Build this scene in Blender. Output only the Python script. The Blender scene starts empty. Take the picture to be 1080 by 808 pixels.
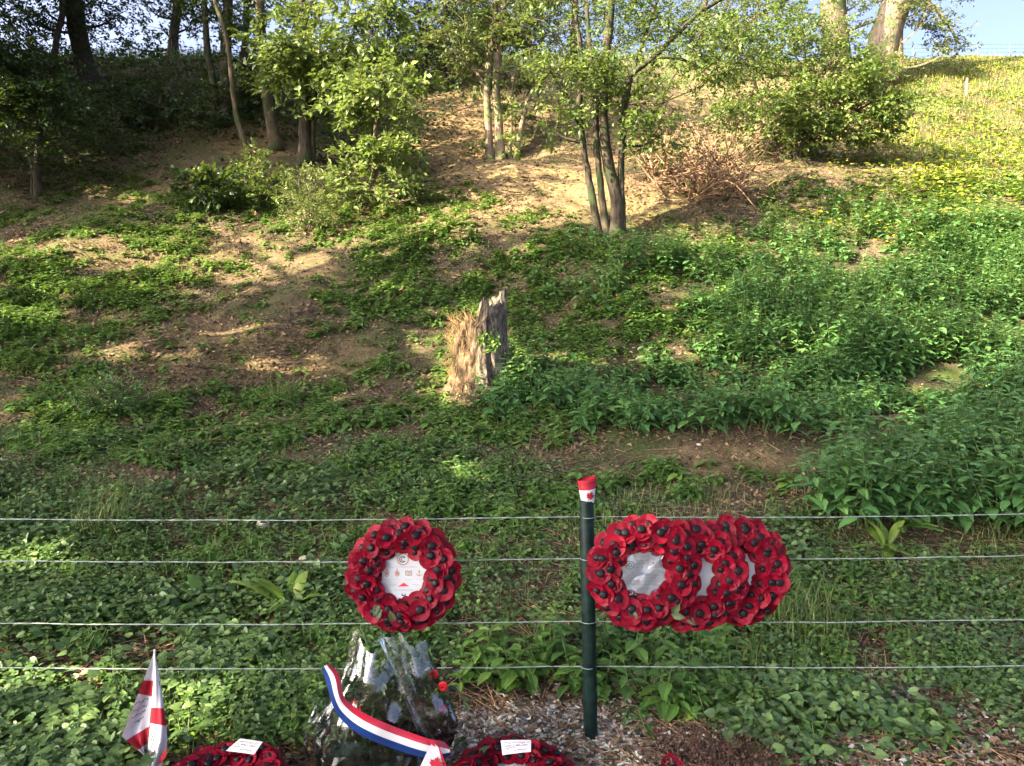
import bpy, bmesh, math, random
import numpy as np
from mathutils import Vector, Matrix

random.seed(7)
RNG = np.random.default_rng(11)
R = math.radians
scene = bpy.context.scene
COL = scene.collection

# ------------------------------------------------------------------ camera
F_PX = 816.0
CAM = np.array([0.0, 0.0, 1.55])
PITCH = R(3.0)                      # looking slightly down
cp, sp = math.cos(PITCH), math.sin(PITCH)


def ray(u, v):
    """direction of the sight line through photo pixel (u, v), scaled to dY = 1"""
    u = np.asarray(u, float); v = np.asarray(v, float)
    a = (u - 540) / F_PX
    b = -(v - 404) / F_PX
    dx, dy, dz = a, cp + b * sp, -sp + b * cp
    return dx / dy, dz / dy


def proj(x, y, z):
    z = z - CAM[2]
    fwd = y * cp - z * sp
    up = y * sp + z * cp
    ok = fwd > 0.2
    f = np.where(ok, fwd, 1.0)
    u = np.where(ok, 540 + F_PX * x / f, -9999)
    v = np.where(ok, 404 - F_PX * up / f, 9999)
    return u, v


def W(u, v, Y):
    dx, dz = ray(u, v)
    return Vector((float(dx) * Y, Y, CAM[2] + float(dz) * Y))


# ------------------------------------------------------------------ noise
_T = np.random.default_rng(5).random((256, 256))


def vnoise(x, y):
    x = np.asarray(x, float); y = np.asarray(y, float)
    xi = np.floor(x).astype(int); yi = np.floor(y).astype(int)
    fx = x - xi; fy = y - yi
    fx = fx * fx * (3 - 2 * fx); fy = fy * fy * (3 - 2 * fy)
    a = _T[xi & 255, yi & 255]; b = _T[(xi + 1) & 255, yi & 255]
    c = _T[xi & 255, (yi + 1) & 255]; d = _T[(xi + 1) & 255, (yi + 1) & 255]
    return (a * (1 - fx) + b * fx) * (1 - fy) + (c * (1 - fx) + d * fx) * fy


def fbm(x, y, o=3):
    s = 0; a = 0.5; t = 0
    for i in range(o):
        s = s + a * vnoise(x * 2 ** i + 17.3 * i, y * 2 ** i + 5.1 * i); t += a; a *= 0.5
    return s / t


# ------------------------------------------------------------------ terrain
_kY = np.array([-60, -2, 2.6, 3.4, 4.4, 5.4, 6.4, 8.2, 10, 13, 16, 20, 24, 25.6, 27.5, 31, 40, 400])
_kZ = np.array([-.05, -.05, -.05, -.02, 0.15, 0.42, 0.62, 0.98, 1.75, 3.35, 4.95, 7.35, 9.9, 10.75, 11.15, 11.4, 11.7, 13.0])
_gy = np.linspace(-60, 400, 9201)
_gz = np.interp(_gy, _kY, _kZ)
_k = np.exp(-0.5 * (np.arange(-30, 31) / 11.0) ** 2); _k /= _k.sum()
_gz = np.convolve(np.pad(_gz, 30, mode='edge'), _k, mode='valid')


def height(x, Y):
    x = np.asarray(x, float); Y = np.asarray(Y, float)
    xa = np.clip(np.abs(x) - 2, 0, 14)
    up = np.clip((Y - 7) / 10, 0, 1)
    z = np.interp(Y + 0.002 * xa ** 2 * up, _gy, _gz)
    hill = np.clip((Y - 3) / 9, 0, 1) * np.clip((60 - Y) / 30, 0, 1)
    top = np.clip((25 - Y) / 4, 0.25, 1)
    z = z + (fbm(x / 2.6 + 3, Y / 2.2 + 9) - 0.5) * 0.75 * hill * top
    z = z + (fbm(x / 0.8 + 31, Y / 0.8 + 2) - 0.5) * (0.10 + 0.16 * hill)
    near = np.clip((Y - 1) / 2, 0, 1)
    z = z + (fbm(x / 0.34 + 7, Y / 0.34 + 77, 2) - .5) * .09 * hill
    z = z + (fbm(x / 0.21, Y / 0.21, 2) - 0.5) * 0.035 * near
    # a low lip of earth in front of the nettles, a hollow behind it
    z = z + 0.17 * np.exp(-((x - 1.75) / 1.5) ** 2 - ((Y - 6.7) / 0.5) ** 2)
    z = z - 0.22 * np.exp(-((x - 2.6) / 2.2) ** 2 - ((Y - 8.2) / 0.8) ** 2)
    # spoil hump under the left wood
    z = z + 0.9 * np.exp(-((x + 6.4) / 1.5) ** 2 - ((Y - 18.6) / 1.3) ** 2)
    return z


_hx = np.arange(-45, 45.01, .1); _hy = np.arange(-25, 60.01, .1)
_H = height(_hx[None, :], _hy[:, None])


def hfast(x, Y):
    a = np.clip((x + 45) / .1, 0, len(_hx) - 1.001); b = np.clip((Y + 25) / .1, 0, len(_hy) - 1.001)
    i = a.astype(int); j = b.astype(int); fa = a - i; fb = b - j
    return (_H[j, i] * (1 - fa) + _H[j, i + 1] * fa) * (1 - fb) + (_H[j + 1, i] * (1 - fa) + _H[j + 1, i + 1] * fa) * fb


def ground(u, v):
    """where the sight lines through (u, v) meet the terrain (x, y, z, hit)"""
    u = np.atleast_1d(np.asarray(u, float)); v = np.atleast_1d(np.asarray(v, float))
    dx, dz = ray(u, v)
    Ys = np.concatenate([np.arange(0.8, 12, 0.08), np.arange(12, 34, 0.14)])
    hit = np.zeros(len(u), bool); Yh = np.full(len(u), 34.0); prev = np.full(len(u), 0.8)
    for Y in Ys:
        below = (CAM[2] + dz * Y < hfast(dx * Y, np.full(len(u), Y))) & ~hit
        Yh[below] = Y; hit |= below
        prev[~hit] = Y
    lo, hi = prev.copy(), Yh.copy()
    for _ in range(9):
        m = 0.5 * (lo + hi)
        b = CAM[2] + dz * m < hfast(dx * m, m)
        hi = np.where(b, m, hi); lo = np.where(b, lo, m)
    Y = hi; x = dx * Y
    return x, Y, height(x, Y), hit


def G(u, v):
    x, y, z, h = ground(u, v)
    return Vector((x[0], y[0], z[0]))


def blobs(u, v, L, sharp=1.0):
    m = np.zeros(np.shape(u))
    for (cu, cv, ru, rv, s) in L:
        d = ((u - cu) / ru) ** 2 + ((v - cv) / rv) ** 2
        m = np.maximum(m, s * np.clip((1.45 - d) * sharp, 0, 1))
    return m


# ------------------------------------------------------------------ sun and the places it reaches
SUN = np.array([-0.74, -0.40, 0.56]); SUN /= np.linalg.norm(SUN)

LIT = [  # photo places of the sun patches on the ground
    (1020, 125, 120, 90, 1.0), (930, 215, 110, 40, .85), (840, 255, 110, 26, .8),
    (520, 150, 60, 45, .95), (560, 200, 80, 40, .95), (640, 215, 50, 26, .8), (470, 130, 40, 35, .8),
    (770, 110, 90, 60, .75), (740, 190, 70, 30, .8), (690, 130, 40, 50, .6),
    (150, 205, 45, 12, .9), (70, 168, 18, 8, .7), (120, 262, 90, 13, .9), (30, 262, 40, 9, .6), (220, 276, 70, 12, .9), (200, 245, 60, 12, .7),
    (300, 285, 60, 14, .9), (30, 338, 34, 12, .8), (140, 371, 60, 9, .8), (310, 384, 55, 9, .8), (360, 330, 60, 12, .5),
    (330, 248, 70, 14, .85), (430, 232, 60, 18, .85), (480, 262, 40, 14, .6), (80, 305, 40, 9, .5), (225, 338, 40, 9, .5),
    (495, 372, 42, 52, 1.0), (590, 376, 34, 9, .8), (570, 330, 30, 8, .4), (850, 345, 70, 16, .6), (770, 335, 60, 16, .55),
    (930, 270, 80, 18, .5), (490, 500, 36, 13, 1), (85, 590, 22, 12, .6), (25, 588, 34, 12, .9), (60, 722, 52, 20, 1),
    (225, 742, 60, 22, .85), (470, 550, 40, 10, .5), (840, 640, 18, 14, .5), (320, 655, 30, 9, .3), (1050, 240, 60, 30, .7),
    (700, 250, 40, 12, .5), (900, 340, 240, 100, .68), (720, 410, 120, 40, .35), (860, 290, 120, 30, .6), (960, 320, 60, 16, .5), (180, 305, 30, 8, .7), (60, 290, 26, 7, .7), (260, 345, 30, 7, .7), (400, 300, 30, 8, .7), (440, 330, 24, 7, .6), (520, 285, 30, 9, .6), (560, 258, 30, 9, .7), (110, 405, 30, 6, .5), (380, 415, 30, 6, .5), (660, 300, 30, 8, .5), (610, 300, 20, 7, .6), (350, 500, 20, 7, .5), (140, 520, 24, 7, .5), (620, 470, 22, 7, .4), (820, 470, 30, 8, .5), (190, 640, 20, 9, .5), (380, 600, 18, 7, .4), (520, 700, 26, 9, .4), (900, 700, 20, 9, .4), (1000, 760, 30, 10, .4), (300, 660, 26, 9, .5), (40, 660, 20, 8, .5), (900, 560, 26, 8, .4), (1000, 430, 40, 12, .5), (640, 255, 26, 9, .5), (390, 265, 40, 10, .6), (275, 310, 30, 7, .5), (60, 430, 20, 6, .3)]
LITP = []   # (centre, radius, strength) things above the ground the sun reaches


def sun_reaches(P):
    """0..1: how much the line from P away from the sun ends at a place the photo shows sunlit"""
    P = np.asarray(P)
    t = np.zeros(len(P)); done = np.zeros(len(P), bool)
    q = P.copy()
    for _ in range(70):
        gap = q[:, 2] - hfast(q[:, 0], q[:, 1])
        st = np.where(gap > 0.03, np.clip(gap * 0.55, 0.02, 1.5), 0)
        q = q - SUN * st[:, None]
    u, v = proj(q[:, 0], q[:, 1], q[:, 2])
    u = u + (vnoise(q[:, 0] * 1.7, q[:, 1] * 1.7) - .5) * 60
    v = v + (vnoise(q[:, 0] * 1.9 + 9, q[:, 1] * 1.3) - .5) * 16
    lit = blobs(u, v, LIT, 2.2)
    brk = np.clip((fbm(q[:, 0] * 1.1 + 60, q[:, 1] * 1.1 + 11) - .36) * 7, 0, 1)
    lit = lit * np.where((u > 900) & (v < 190), 1, np.where(v < 230, .35 + .65 * brk, .8 + .2 * brk))
    lit = np.where((u > 1090) & (v < 230) & (q[:, 1] > 6), 1.0, lit)
    return np.maximum(lit, sun_reaches_things(P))


def sun_reaches_things(P):
    lit = np.zeros(len(P))
    for c, r, s in LITP:
        d = P - np.asarray(c)
        al = d @ SUN
        pr = np.linalg.norm(d - al[:, None] * SUN, axis=1)
        lit = np.maximum(lit, np.where((al > r * 0.8), s * np.clip(1.5 * (1.25 - pr / r), 0, 1), 0))
    return lit


# ------------------------------------------------------------------ materials
def new_mat(name):
    m = bpy.data.materials.new(name); m.use_nodes = True
    nt = m.node_tree; nt.nodes.clear()
    return m, nt, nt.nodes.new('ShaderNodeOutputMaterial')


def ramp(nt, stops, interp='LINEAR'):
    r = nt.nodes.new('ShaderNodeValToRGB')
    e = r.color_ramp.elements
    while len(e) < len(stops): e.new(0.5)
    for i, (p, c) in enumerate(stops):
        e[i].position = p; e[i].color = (*c, 1)
    r.color_ramp.interpolation = interp
    return r


def noise_node(nt, vec, scale, detail=4, rough=.55):
    n = nt.nodes.new('ShaderNodeTexNoise')
    n.inputs['Scale'].default_value = scale; n.inputs['Detail'].default_value = detail
    n.inputs['Roughness'].default_value = rough
    if vec is not None: nt.links.new(vec, n.inputs['Vector'])
    return n


def mixc(nt, fac, a, b, mode='MIX'):
    m = nt.nodes.new('ShaderNodeMix'); m.data_type = 'RGBA'; m.blend_type = mode
    for i, x in ((0, fac), (6, a), (7, b)):
        if isinstance(x, (tuple, list)): m.inputs[i].default_value = (*x, 1)
        elif isinstance(x, (int, float)): m.inputs[i].default_value = x
        else: nt.links.new(x, m.inputs[i])
    return m.outputs[2]


def simple(name, col, rough=.6, metal=0, spec=.4, var=0.0, scale=30, bump=0.0, sheen=0):
    m, nt, out = new_mat(name)
    p = nt.nodes.new('ShaderNodeBsdfPrincipled')
    p.inputs['Roughness'].default_value = rough; p.inputs['Metallic'].default_value = metal
    p.inputs['Specular IOR Level'].default_value = spec
    if sheen: p.inputs['Sheen Weight'].default_value = sheen
    tc = nt.nodes.new('ShaderNodeTexCoord')
    n = noise_node(nt, tc.outputs['Object'], scale)
    lo = tuple(c * (1 - var) for c in col); hi = tuple(min(1, c * (1 + var)) for c in col)
    r = ramp(nt, [(.3, lo), (.7, hi)]); nt.links.new(n.outputs['Fac'], r.inputs[0])
    nt.links.new(r.outputs[0], p.inputs['Base Color'])
    if bump:
        b = nt.nodes.new('ShaderNodeBump'); b.inputs['Strength'].default_value = bump
        b.inputs['Distance'].default_value = .01
        nt.links.new(n.outputs['Fac'], b.inputs['Height']); nt.links.new(b.outputs[0], p.inputs['Normal'])
    nt.links.new(p.outputs[0], out.inputs[0])
    return m


def leaf_mat(name, stops, rough=.5, trans=.3, spec=.35):
    m, nt, out = new_mat(name)
    at = nt.nodes.new('ShaderNodeAttribute'); at.attribute_name = 'tint'
    r = ramp(nt, stops); nt.links.new(at.outputs['Fac'], r.inputs[0])
    p = nt.nodes.new('ShaderNodeBsdfPrincipled')
    p.inputs['Roughness'].default_value = rough; p.inputs['Specular IOR Level'].default_value = spec
    nt.links.new(r.outputs[0], p.inputs['Base Color'])
    if trans:
        t = nt.nodes.new('ShaderNodeBsdfTranslucent')
        tcol = mixc(nt, .5, r.outputs[0], (.16, .22, .02))
        nt.links.new(tcol, t.inputs['Color'])
        mx = nt.nodes.new('ShaderNodeMixShader'); mx.inputs[0].default_value = trans
        nt.links.new(p.outputs[0], mx.inputs[1]); nt.links.new(t.outputs[0], mx.inputs[2])
        nt.links.new(mx.outputs[0], out.inputs[0])
    else:
        nt.links.new(p.outputs[0], out.inputs[0])
    return m


def bark_mat(name, dark, light, moss=None):
    m, nt, out = new_mat(name)
    tc = nt.nodes.new('ShaderNodeTexCoord')
    mp = nt.nodes.new('ShaderNodeMapping'); mp.inputs['Scale'].default_value = (1, 1, .22)
    nt.links.new(tc.outputs['Object'], mp.inputs['Vector'])
    n = noise_node(nt, mp.outputs[0], 22, 6, .65)
    n2 = noise_node(nt, tc.outputs['Object'], 2.2, 3)
    r = ramp(nt, [(.34, dark), (.66, light)]); nt.links.new(n.outputs['Fac'], r.inputs[0])
    c = r.outputs[0]
    if moss:
        r2 = ramp(nt, [(.48, (0, 0, 0)), (.62, (1, 1, 1))]); nt.links.new(n2.outputs['Fac'], r2.inputs[0])
        c = mixc(nt, r2.outputs[0], c, moss)
    p = nt.nodes.new('ShaderNodeBsdfPrincipled'); p.inputs['Roughness'].default_value = .9
    p.inputs['Specular IOR Level'].default_value = .15
    nt.links.new(c, p.inputs['Base Color'])
    b = nt.nodes.new('ShaderNodeBump'); b.inputs['Strength'].default_value = .9; b.inputs['Distance'].default_value = .03
    nt.links.new(n.outputs['Fac'], b.inputs['Height']); nt.links.new(b.outputs[0], p.inputs['Normal'])
    nt.links.new(p.outputs[0], out.inputs[0])
    return m


def ground_mat():
    m, nt, out = new_mat('ground_soil')
    tc = nt.nodes.new('ShaderNodeTexCoord'); ob = tc.outputs['Object']
    n1 = noise_node(nt, ob, 1.6, 8, .7); n2 = noise_node(nt, ob, 7, 8, .75); n3 = noise_node(nt, ob, 55, 4, .7)
    dirt = ramp(nt, [(.30, (.050, .036, .022)), (.5, (.088, .066, .042)), (.72, (.16, .125, .080))])
    nt.links.new(n2.outputs['Fac'], dirt.inputs[0])
    lit = ramp(nt, [(.38, (.022, .016, .011)), (.50, (.088, .066, .043)), (.64, (.25, .195, .13))])
    nt.links.new(n3.outputs['Fac'], lit.inputs[0])
    n4 = noise_node(nt, ob, 20, 5, .8); md = ramp(nt, [(.40, (.030, .022, .014)), (.52, (.10, .076, .049)), (.66, (.22, .17, .11))]); nt.links.new(n4.outputs['Fac'], md.inputs[0])
    c = mixc(nt, .5, mixc(nt, .5, dirt.outputs[0], md.outputs[0]), lit.outputs[0])
    # moss and thin grass
    at = nt.nodes.new('ShaderNodeAttribute'); at.attribute_name = 'green'
    mossn = ramp(nt, [(.43, (0, 0, 0)), (.56, (1, 1, 1))]); nt.links.new(n1.outputs['Fac'], mossn.inputs[0])
    mm = nt.nodes.new('ShaderNodeMath'); mm.operation = 'MULTIPLY'
    nt.links.new(at.outputs['Fac'], mm.inputs[0]); nt.links.new(mossn.outputs[0], mm.inputs[1])
    gr = ramp(nt, [(.35, (.030, .050, .014)), (.65, (.095, .125, .035))]); nt.links.new(n3.outputs['Fac'], gr.inputs[0])
    c = mixc(nt, mm.outputs[0], c, gr.outputs[0])
    # dry pale earth
    at2 = nt.nodes.new('ShaderNodeAttribute'); at2.attribute_name = 'pale'
    nt.nodes
    pa = ramp(nt, [(.3, (.15, .095, .048)), (.5, (.30, .205, .105)), (.75, (.42, .31, .175))])
    nt.links.new(n2.outputs['Fac'], pa.inputs[0])
    mm2 = nt.nodes.new('ShaderNodeMath'); mm2.operation = 'MULTIPLY'
    pr = ramp(nt, [(.3, (.35, .35, .35)), (.6, (1, 1, 1))]); nt.links.new(n2.outputs['Fac'], pr.inputs[0])
    nt.links.new(at2.outputs['Fac'], mm2.inputs[0]); nt.links.new(pr.outputs[0], mm2.inputs[1])
    c = mixc(nt, mm2.outputs[0], c, pa.outputs[0])
    # chalky wood-chip bed
    at3 = nt.nodes.new('ShaderNodeAttribute'); at3.attribute_name = 'chalk'
    ch = ramp(nt, [(.35, (.10, .09, .072)), (.55, (.26, .24, .20)), (.7, (.46, .44, .39))])
    nt.links.new(n3.outputs['Fac'], ch.inputs[0])
    c = mixc(nt, at3.outputs['Fac'], c, ch.outputs[0])
    p = nt.nodes.new('ShaderNodeBsdfPrincipled'); p.inputs['Roughness'].default_value = .95
    p.inputs['Specular IOR Level'].default_value = .1
    nt.links.new(c, p.inputs['Base Color'])
    ad = nt.nodes.new('ShaderNodeMath'); ad.operation = 'ADD'
    nt.links.new(n3.outputs['Fac'], ad.inputs[0]); nt.links.new(n2.outputs['Fac'], ad.inputs[1])
    b = nt.nodes.new('ShaderNodeBump'); b.inputs['Strength'].default_value = .8; b.inputs['Distance'].default_value = .05
    nt.links.new(ad.outputs[0], b.inputs['Height']); nt.links.new(b.outputs[0], p.inputs['Normal'])
    nt.links.new(p.outputs[0], out.inputs[0])
    return m


M = {}
M['ground'] = ground_mat()
M['ivy'] = leaf_mat('ivy_leaf', [(0, (.040, .082, .026)), (.5, (.090, .160, .050)), (.85, (.145, .215, .066)), (1, (.25, .26, .065))], .42, .22)
M['nettle'] = leaf_mat('nettle_leaf', [(0, (.034, .100, .030)), (.5, (.078, .195, .056)), (1, (.15, .28, .075))], .5, .3)
M['weed'] = leaf_mat('weed_leaf', [(0, (.044, .100, .020)), (.5, (.085, .185, .035)), (1, (.18, .28, .055))], .5, .32)
M['grass'] = leaf_mat('grass_blade', [(0, (.06, .11, .010)), (.45, (.155, .19, .012)), (.8, (.27, .26, .016)), (1, (.34, .25, .045))], .55, .3)
M['lawn'] = leaf_mat('short_grass_blade', [(0, (.05, .10, .025)), (.6, (.12, .18, .045)), (1, (.26, .26, .10))], .55, .3)
M['straw'] = leaf_mat('dry_grass', [(0, (.20, .11, .045)), (.5, (.34, .22, .09)), (1, (.48, .35, .17))], .7, .2)
M['litter'] = leaf_mat('dead_leaf', [(0, (.035, .022, .013)), (.45, (.12, .078, .045)), (.85, (.23, .155, .085)), (.97, (.29, .22, .12)), (1, (.36, .27, .07))], .8, .1)
M['chip'] = leaf_mat('wood_chip', [(0, (.08, .07, .058)), (.3, (.20, .185, .16)), (.7, (.40, .38, .335)), (1, (.62, .60, .55))], .85, 0)
M['leaf_lit'] = leaf_mat('sunlit_green_leaf', [(0, (.075, .125, .028)), (.5, (.135, .195, .050)), (1, (.23, .27, .085))], .45, .35)  # paler green with the look of sunlight put into the leaf colour
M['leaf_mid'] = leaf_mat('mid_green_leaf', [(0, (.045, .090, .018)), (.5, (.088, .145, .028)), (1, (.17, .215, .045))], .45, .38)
M['leaf_dark'] = leaf_mat('dark_green_shade_leaf', [(0, (.014, .036, .010)), (.5, (.026, .060, .016)), (1, (.052, .095, .026))], .42, .25)  # dark green that also carries the left wood's shade in its colour
M['leaf_olive'] = leaf_mat('olive_green_leaf', [(0, (.040, .070, .018)), (.5, (.075, .110, .028)), (1, (.13, .15, .045))], .5, .32)
M['leaf_deep'] = leaf_mat('bouquet_leaf', [(0, (.010, .026, .012)), (.6, (.025, .055, .022)), (1, (.06, .10, .04))], .35, .1)
M['leaf_purple'] = leaf_mat('purple_leaf', [(0, (.030, .012, .018)), (1, (.085, .035, .045))], .4, .1)
M['dock'] = leaf_mat('dock_leaf', [(0, (.06, .13, .02)), (.5, (.11, .20, .03)), (1, (.18, .26, .05))], .45, .35)
M['bark'] = bark_mat('brown_bark', (.045, .034, .024), (.15, .115, .078), (.05, .065, .025))
M['bark_dark'] = bark_mat('dark_bark', (.022, .018, .014), (.085, .068, .050), (.03, .045, .018))
M['bark_pale'] = bark_mat('pale_bark', (.085, .062, .042), (.26, .20, .14), (.10, .12, .05))
M['twig'] = bark_mat('dry_twig', (.13, .07, .042), (.38, .245, .155))
M['stem'] = simple('green_stem', (.075, .12, .035), .6, var=.3)
M['red'] = None


def stump_mat():
    m, nt, out = new_mat('weathered_stump_wood')
    tc = nt.nodes.new('ShaderNodeTexCoord')
    mp = nt.nodes.new('ShaderNodeMapping'); mp.inputs['Scale'].default_value = (1, 1, .3)
    nt.links.new(tc.outputs['Object'], mp.inputs['Vector'])
    n = noise_node(nt, mp.outputs[0], 26, 6, .7); n2 = noise_node(nt, tc.outputs['Object'], 5, 4)
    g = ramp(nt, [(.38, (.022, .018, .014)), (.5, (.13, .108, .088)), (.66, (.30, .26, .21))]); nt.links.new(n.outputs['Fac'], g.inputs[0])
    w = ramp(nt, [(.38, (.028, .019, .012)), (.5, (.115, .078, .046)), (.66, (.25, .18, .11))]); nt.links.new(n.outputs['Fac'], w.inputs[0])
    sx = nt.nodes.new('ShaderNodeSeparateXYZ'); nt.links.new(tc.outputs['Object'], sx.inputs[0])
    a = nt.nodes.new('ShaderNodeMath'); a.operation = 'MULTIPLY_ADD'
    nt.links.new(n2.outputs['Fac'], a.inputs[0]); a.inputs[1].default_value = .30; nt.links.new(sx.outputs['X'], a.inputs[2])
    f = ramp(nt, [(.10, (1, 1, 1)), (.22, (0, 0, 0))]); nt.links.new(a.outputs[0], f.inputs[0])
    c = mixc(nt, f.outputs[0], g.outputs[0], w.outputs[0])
    p = nt.nodes.new('ShaderNodeBsdfPrincipled'); p.inputs['Roughness'].default_value = .9; p.inputs['Specular IOR Level'].default_value = .15
    nt.links.new(c, p.inputs['Base Color'])
    b = nt.nodes.new('ShaderNodeBump'); b.inputs['Strength'].default_value = 1; b.inputs['Distance'].default_value = .03
    nt.links.new(n.outputs['Fac'], b.inputs['Height']); nt.links.new(b.outputs[0], p.inputs['Normal'])
    nt.links.new(p.outputs[0], out.inputs[0])
    return m


def poppy_mat():
    m, nt, out = new_mat('red_poppy_fabric')
    oi = nt.nodes.new('ShaderNodeObjectInfo')
    tc = nt.nodes.new('ShaderNodeTexCoord')
    n = noise_node(nt, tc.outputs['Object'], 60, 3)
    r = ramp(nt, [(0, (.085, .001, .008)), (.5, (.165, .0013, .012)), (1, (.27, .003, .021))])
    a = nt.nodes.new('ShaderNodeMath'); a.operation = 'MULTIPLY_ADD'
    nt.links.new(n.outputs['Fac'], a.inputs[0]); a.inputs[1].default_value = .5
    h = nt.nodes.new('ShaderNodeMath'); h.operation = 'MULTIPLY'; h.inputs[1].default_value = .5
    nt.links.new(oi.outputs['Random'], h.inputs[0]); nt.links.new(h.outputs[0], a.inputs[2])
    nt.links.new(a.outputs[0], r.inputs[0])
    p = nt.nodes.new('ShaderNodeBsdfPrincipled'); p.inputs['Roughness'].default_value = .55
    p.inputs['Specular IOR Level'].default_value = .18
    nt.links.new(r.outputs[0], p.inputs['Base Color'])
    t = nt.nodes.new('ShaderNodeBsdfTranslucent'); nt.links.new(r.outputs[0], t.inputs['Color'])
    mx = nt.nodes.new('ShaderNodeMixShader'); mx.inputs[0].default_value = .12
    nt.links.new(p.outputs[0], mx.inputs[1]); nt.links.new(t.outputs[0], mx.inputs[2])
    nt.links.new(mx.outputs[0], out.inputs[0])
    return m


def film_mat():
    m, nt, out = new_mat('clear_cellophane')
    tr = nt.nodes.new('ShaderNodeBsdfTransparent'); tr.inputs[0].default_value = (.985, .99, .985, 1)
    gl = nt.nodes.new('ShaderNodeBsdfGlossy'); gl.inputs['Roughness'].default_value = .10
    gl.inputs['Color'].default_value = (.95, .97, 1, 1)
    tc = nt.nodes.new('ShaderNodeTexCoord'); n = noise_node(nt, tc.outputs['Object'], 38, 3)
    b = nt.nodes.new('ShaderNodeBump'); b.inputs['Strength'].default_value = .2; b.inputs['Distance'].default_value = .008
    nt.links.new(n.outputs['Fac'], b.inputs['Height'])
    nt.links.new(b.outputs[0], gl.inputs['Normal'])
    fr = nt.nodes.new('ShaderNodeFresnel'); fr.inputs['IOR'].default_value = 1.6; nt.links.new(b.outputs[0], fr.inputs['Normal'])
    a = nt.nodes.new('ShaderNodeMath'); a.operation = 'MULTIPLY_ADD'; a.inputs[1].default_value = 1.15; a.inputs[2].default_value = .04
    a.use_clamp = True
    nt.links.new(fr.outputs[0], a.inputs[0])
    mx = nt.nodes.new('ShaderNodeMixShader'); nt.links.new(a.outputs[0], mx.inputs[0])
    nt.links.new(tr.outputs[0], mx.inputs[1]); nt.links.new(gl.outputs[0], mx.inputs[2])
    nt.links.new(mx.outputs[0], out.inputs[0])
    return m


M['stump'] = stump_mat()
M['red'] = poppy_mat()
M['film'] = film_mat()
M['button'] = simple('black_plastic_button', (.006, .006, .008), .5, spec=.2, var=.2)
M['ringbase'] = simple('dark_red_backing', (.12, .006, .010), .8, var=.3)
M['card'] = simple('white_printed_card', (.43, .45, .47), .35, spec=.5, var=.03, scale=8)
M['paper'] = simple('white_note_paper', (.44, .44, .44), .6, var=.04, scale=20)
M['ink'] = simple('black_ink', (.03, .03, .04), .6, var=.2)
M['greyink'] = simple('grey_print', (.36, .38, .42), .6, var=.2)
M['gold'] = simple('bronze_print', (.30, .19, .10), .5, var=.3, scale=200)
M['redprint'] = simple('red_print', (.55, .03, .03), .5, var=.1)
M['cardleaf'] = simple('green_wreath_leaf', (.05, .075, .028), .6, var=.3)
M['post'] = simple('green_painted_metal', (.005, .015, .0125), .5, spec=.15, var=.7, scale=28, bump=.15)
M['wire'] = simple('galvanised_wire', (.24, .28, .26), .55, metal=.1, spec=.5, var=.25, scale=25)
M['flagred'] = simple('red_flag_cloth', (.30, .006, .018), .7, var=.12, scale=40)
M['flagwhite'] = simple('white_flag_cloth', (.44, .43, .46), .7, var=.05, scale=30)
M['stick'] = simple('white_stick', (.62, .60, .56), .5, var=.1)
M['ribred'] = simple('red_satin', (.32, .006, .022), .32, spec=.5, var=.08, scale=15)
M['ribwhite'] = simple('white_satin', (.47, .47, .48), .32, spec=.5, var=.04, scale=15)
M['ribblue'] = simple('blue_satin', (.006, .024, .115), .32, spec=.5, var=.12, scale=15)
M['rose'] = simple('red_rose_petal', (.50, .010, .018), .5, var=.35, scale=60)
M['blackfoil'] = simple('dark_green_foil', (.010, .022, .018), .22, spec=.6, var=.3)
M['dead'] = bark_mat('dead_plant', (.030, .018, .014), (.12, .070, .050))
M['stone'] = simple('pale_limestone', (.50, .46, .36), .9, var=.25, scale=12, bump=.5)
M['fencegrey'] = simple('grey_fence_steel', (.05, .075, .08), .6, metal=.0, var=.15)
M['stake'] = simple('bare_wood_stake', (.22, .17, .11), .8, var=.2)


# ------------------------------------------------------------------ objects
def tag(o, label=None, cat=None, group=None, kind=None):
    if label: o['label'] = label
    if cat: o['category'] = cat
    if group: o['group'] = group
    if kind: o['kind'] = kind
    return o


def empty(name, loc, label, cat, group=None):
    o = bpy.data.objects.new(name, None); o.empty_display_size = .1
    o.location = loc; COL.objects.link(o)
    return tag(o, label, cat, group)


def link(name, me, parent=None):
    o = bpy.data.objects.new(name, me); COL.objects.link(o)
    if parent is not None:
        o.parent = parent
        o.matrix_parent_inverse = Matrix.Identity(4)
    return o


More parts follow.
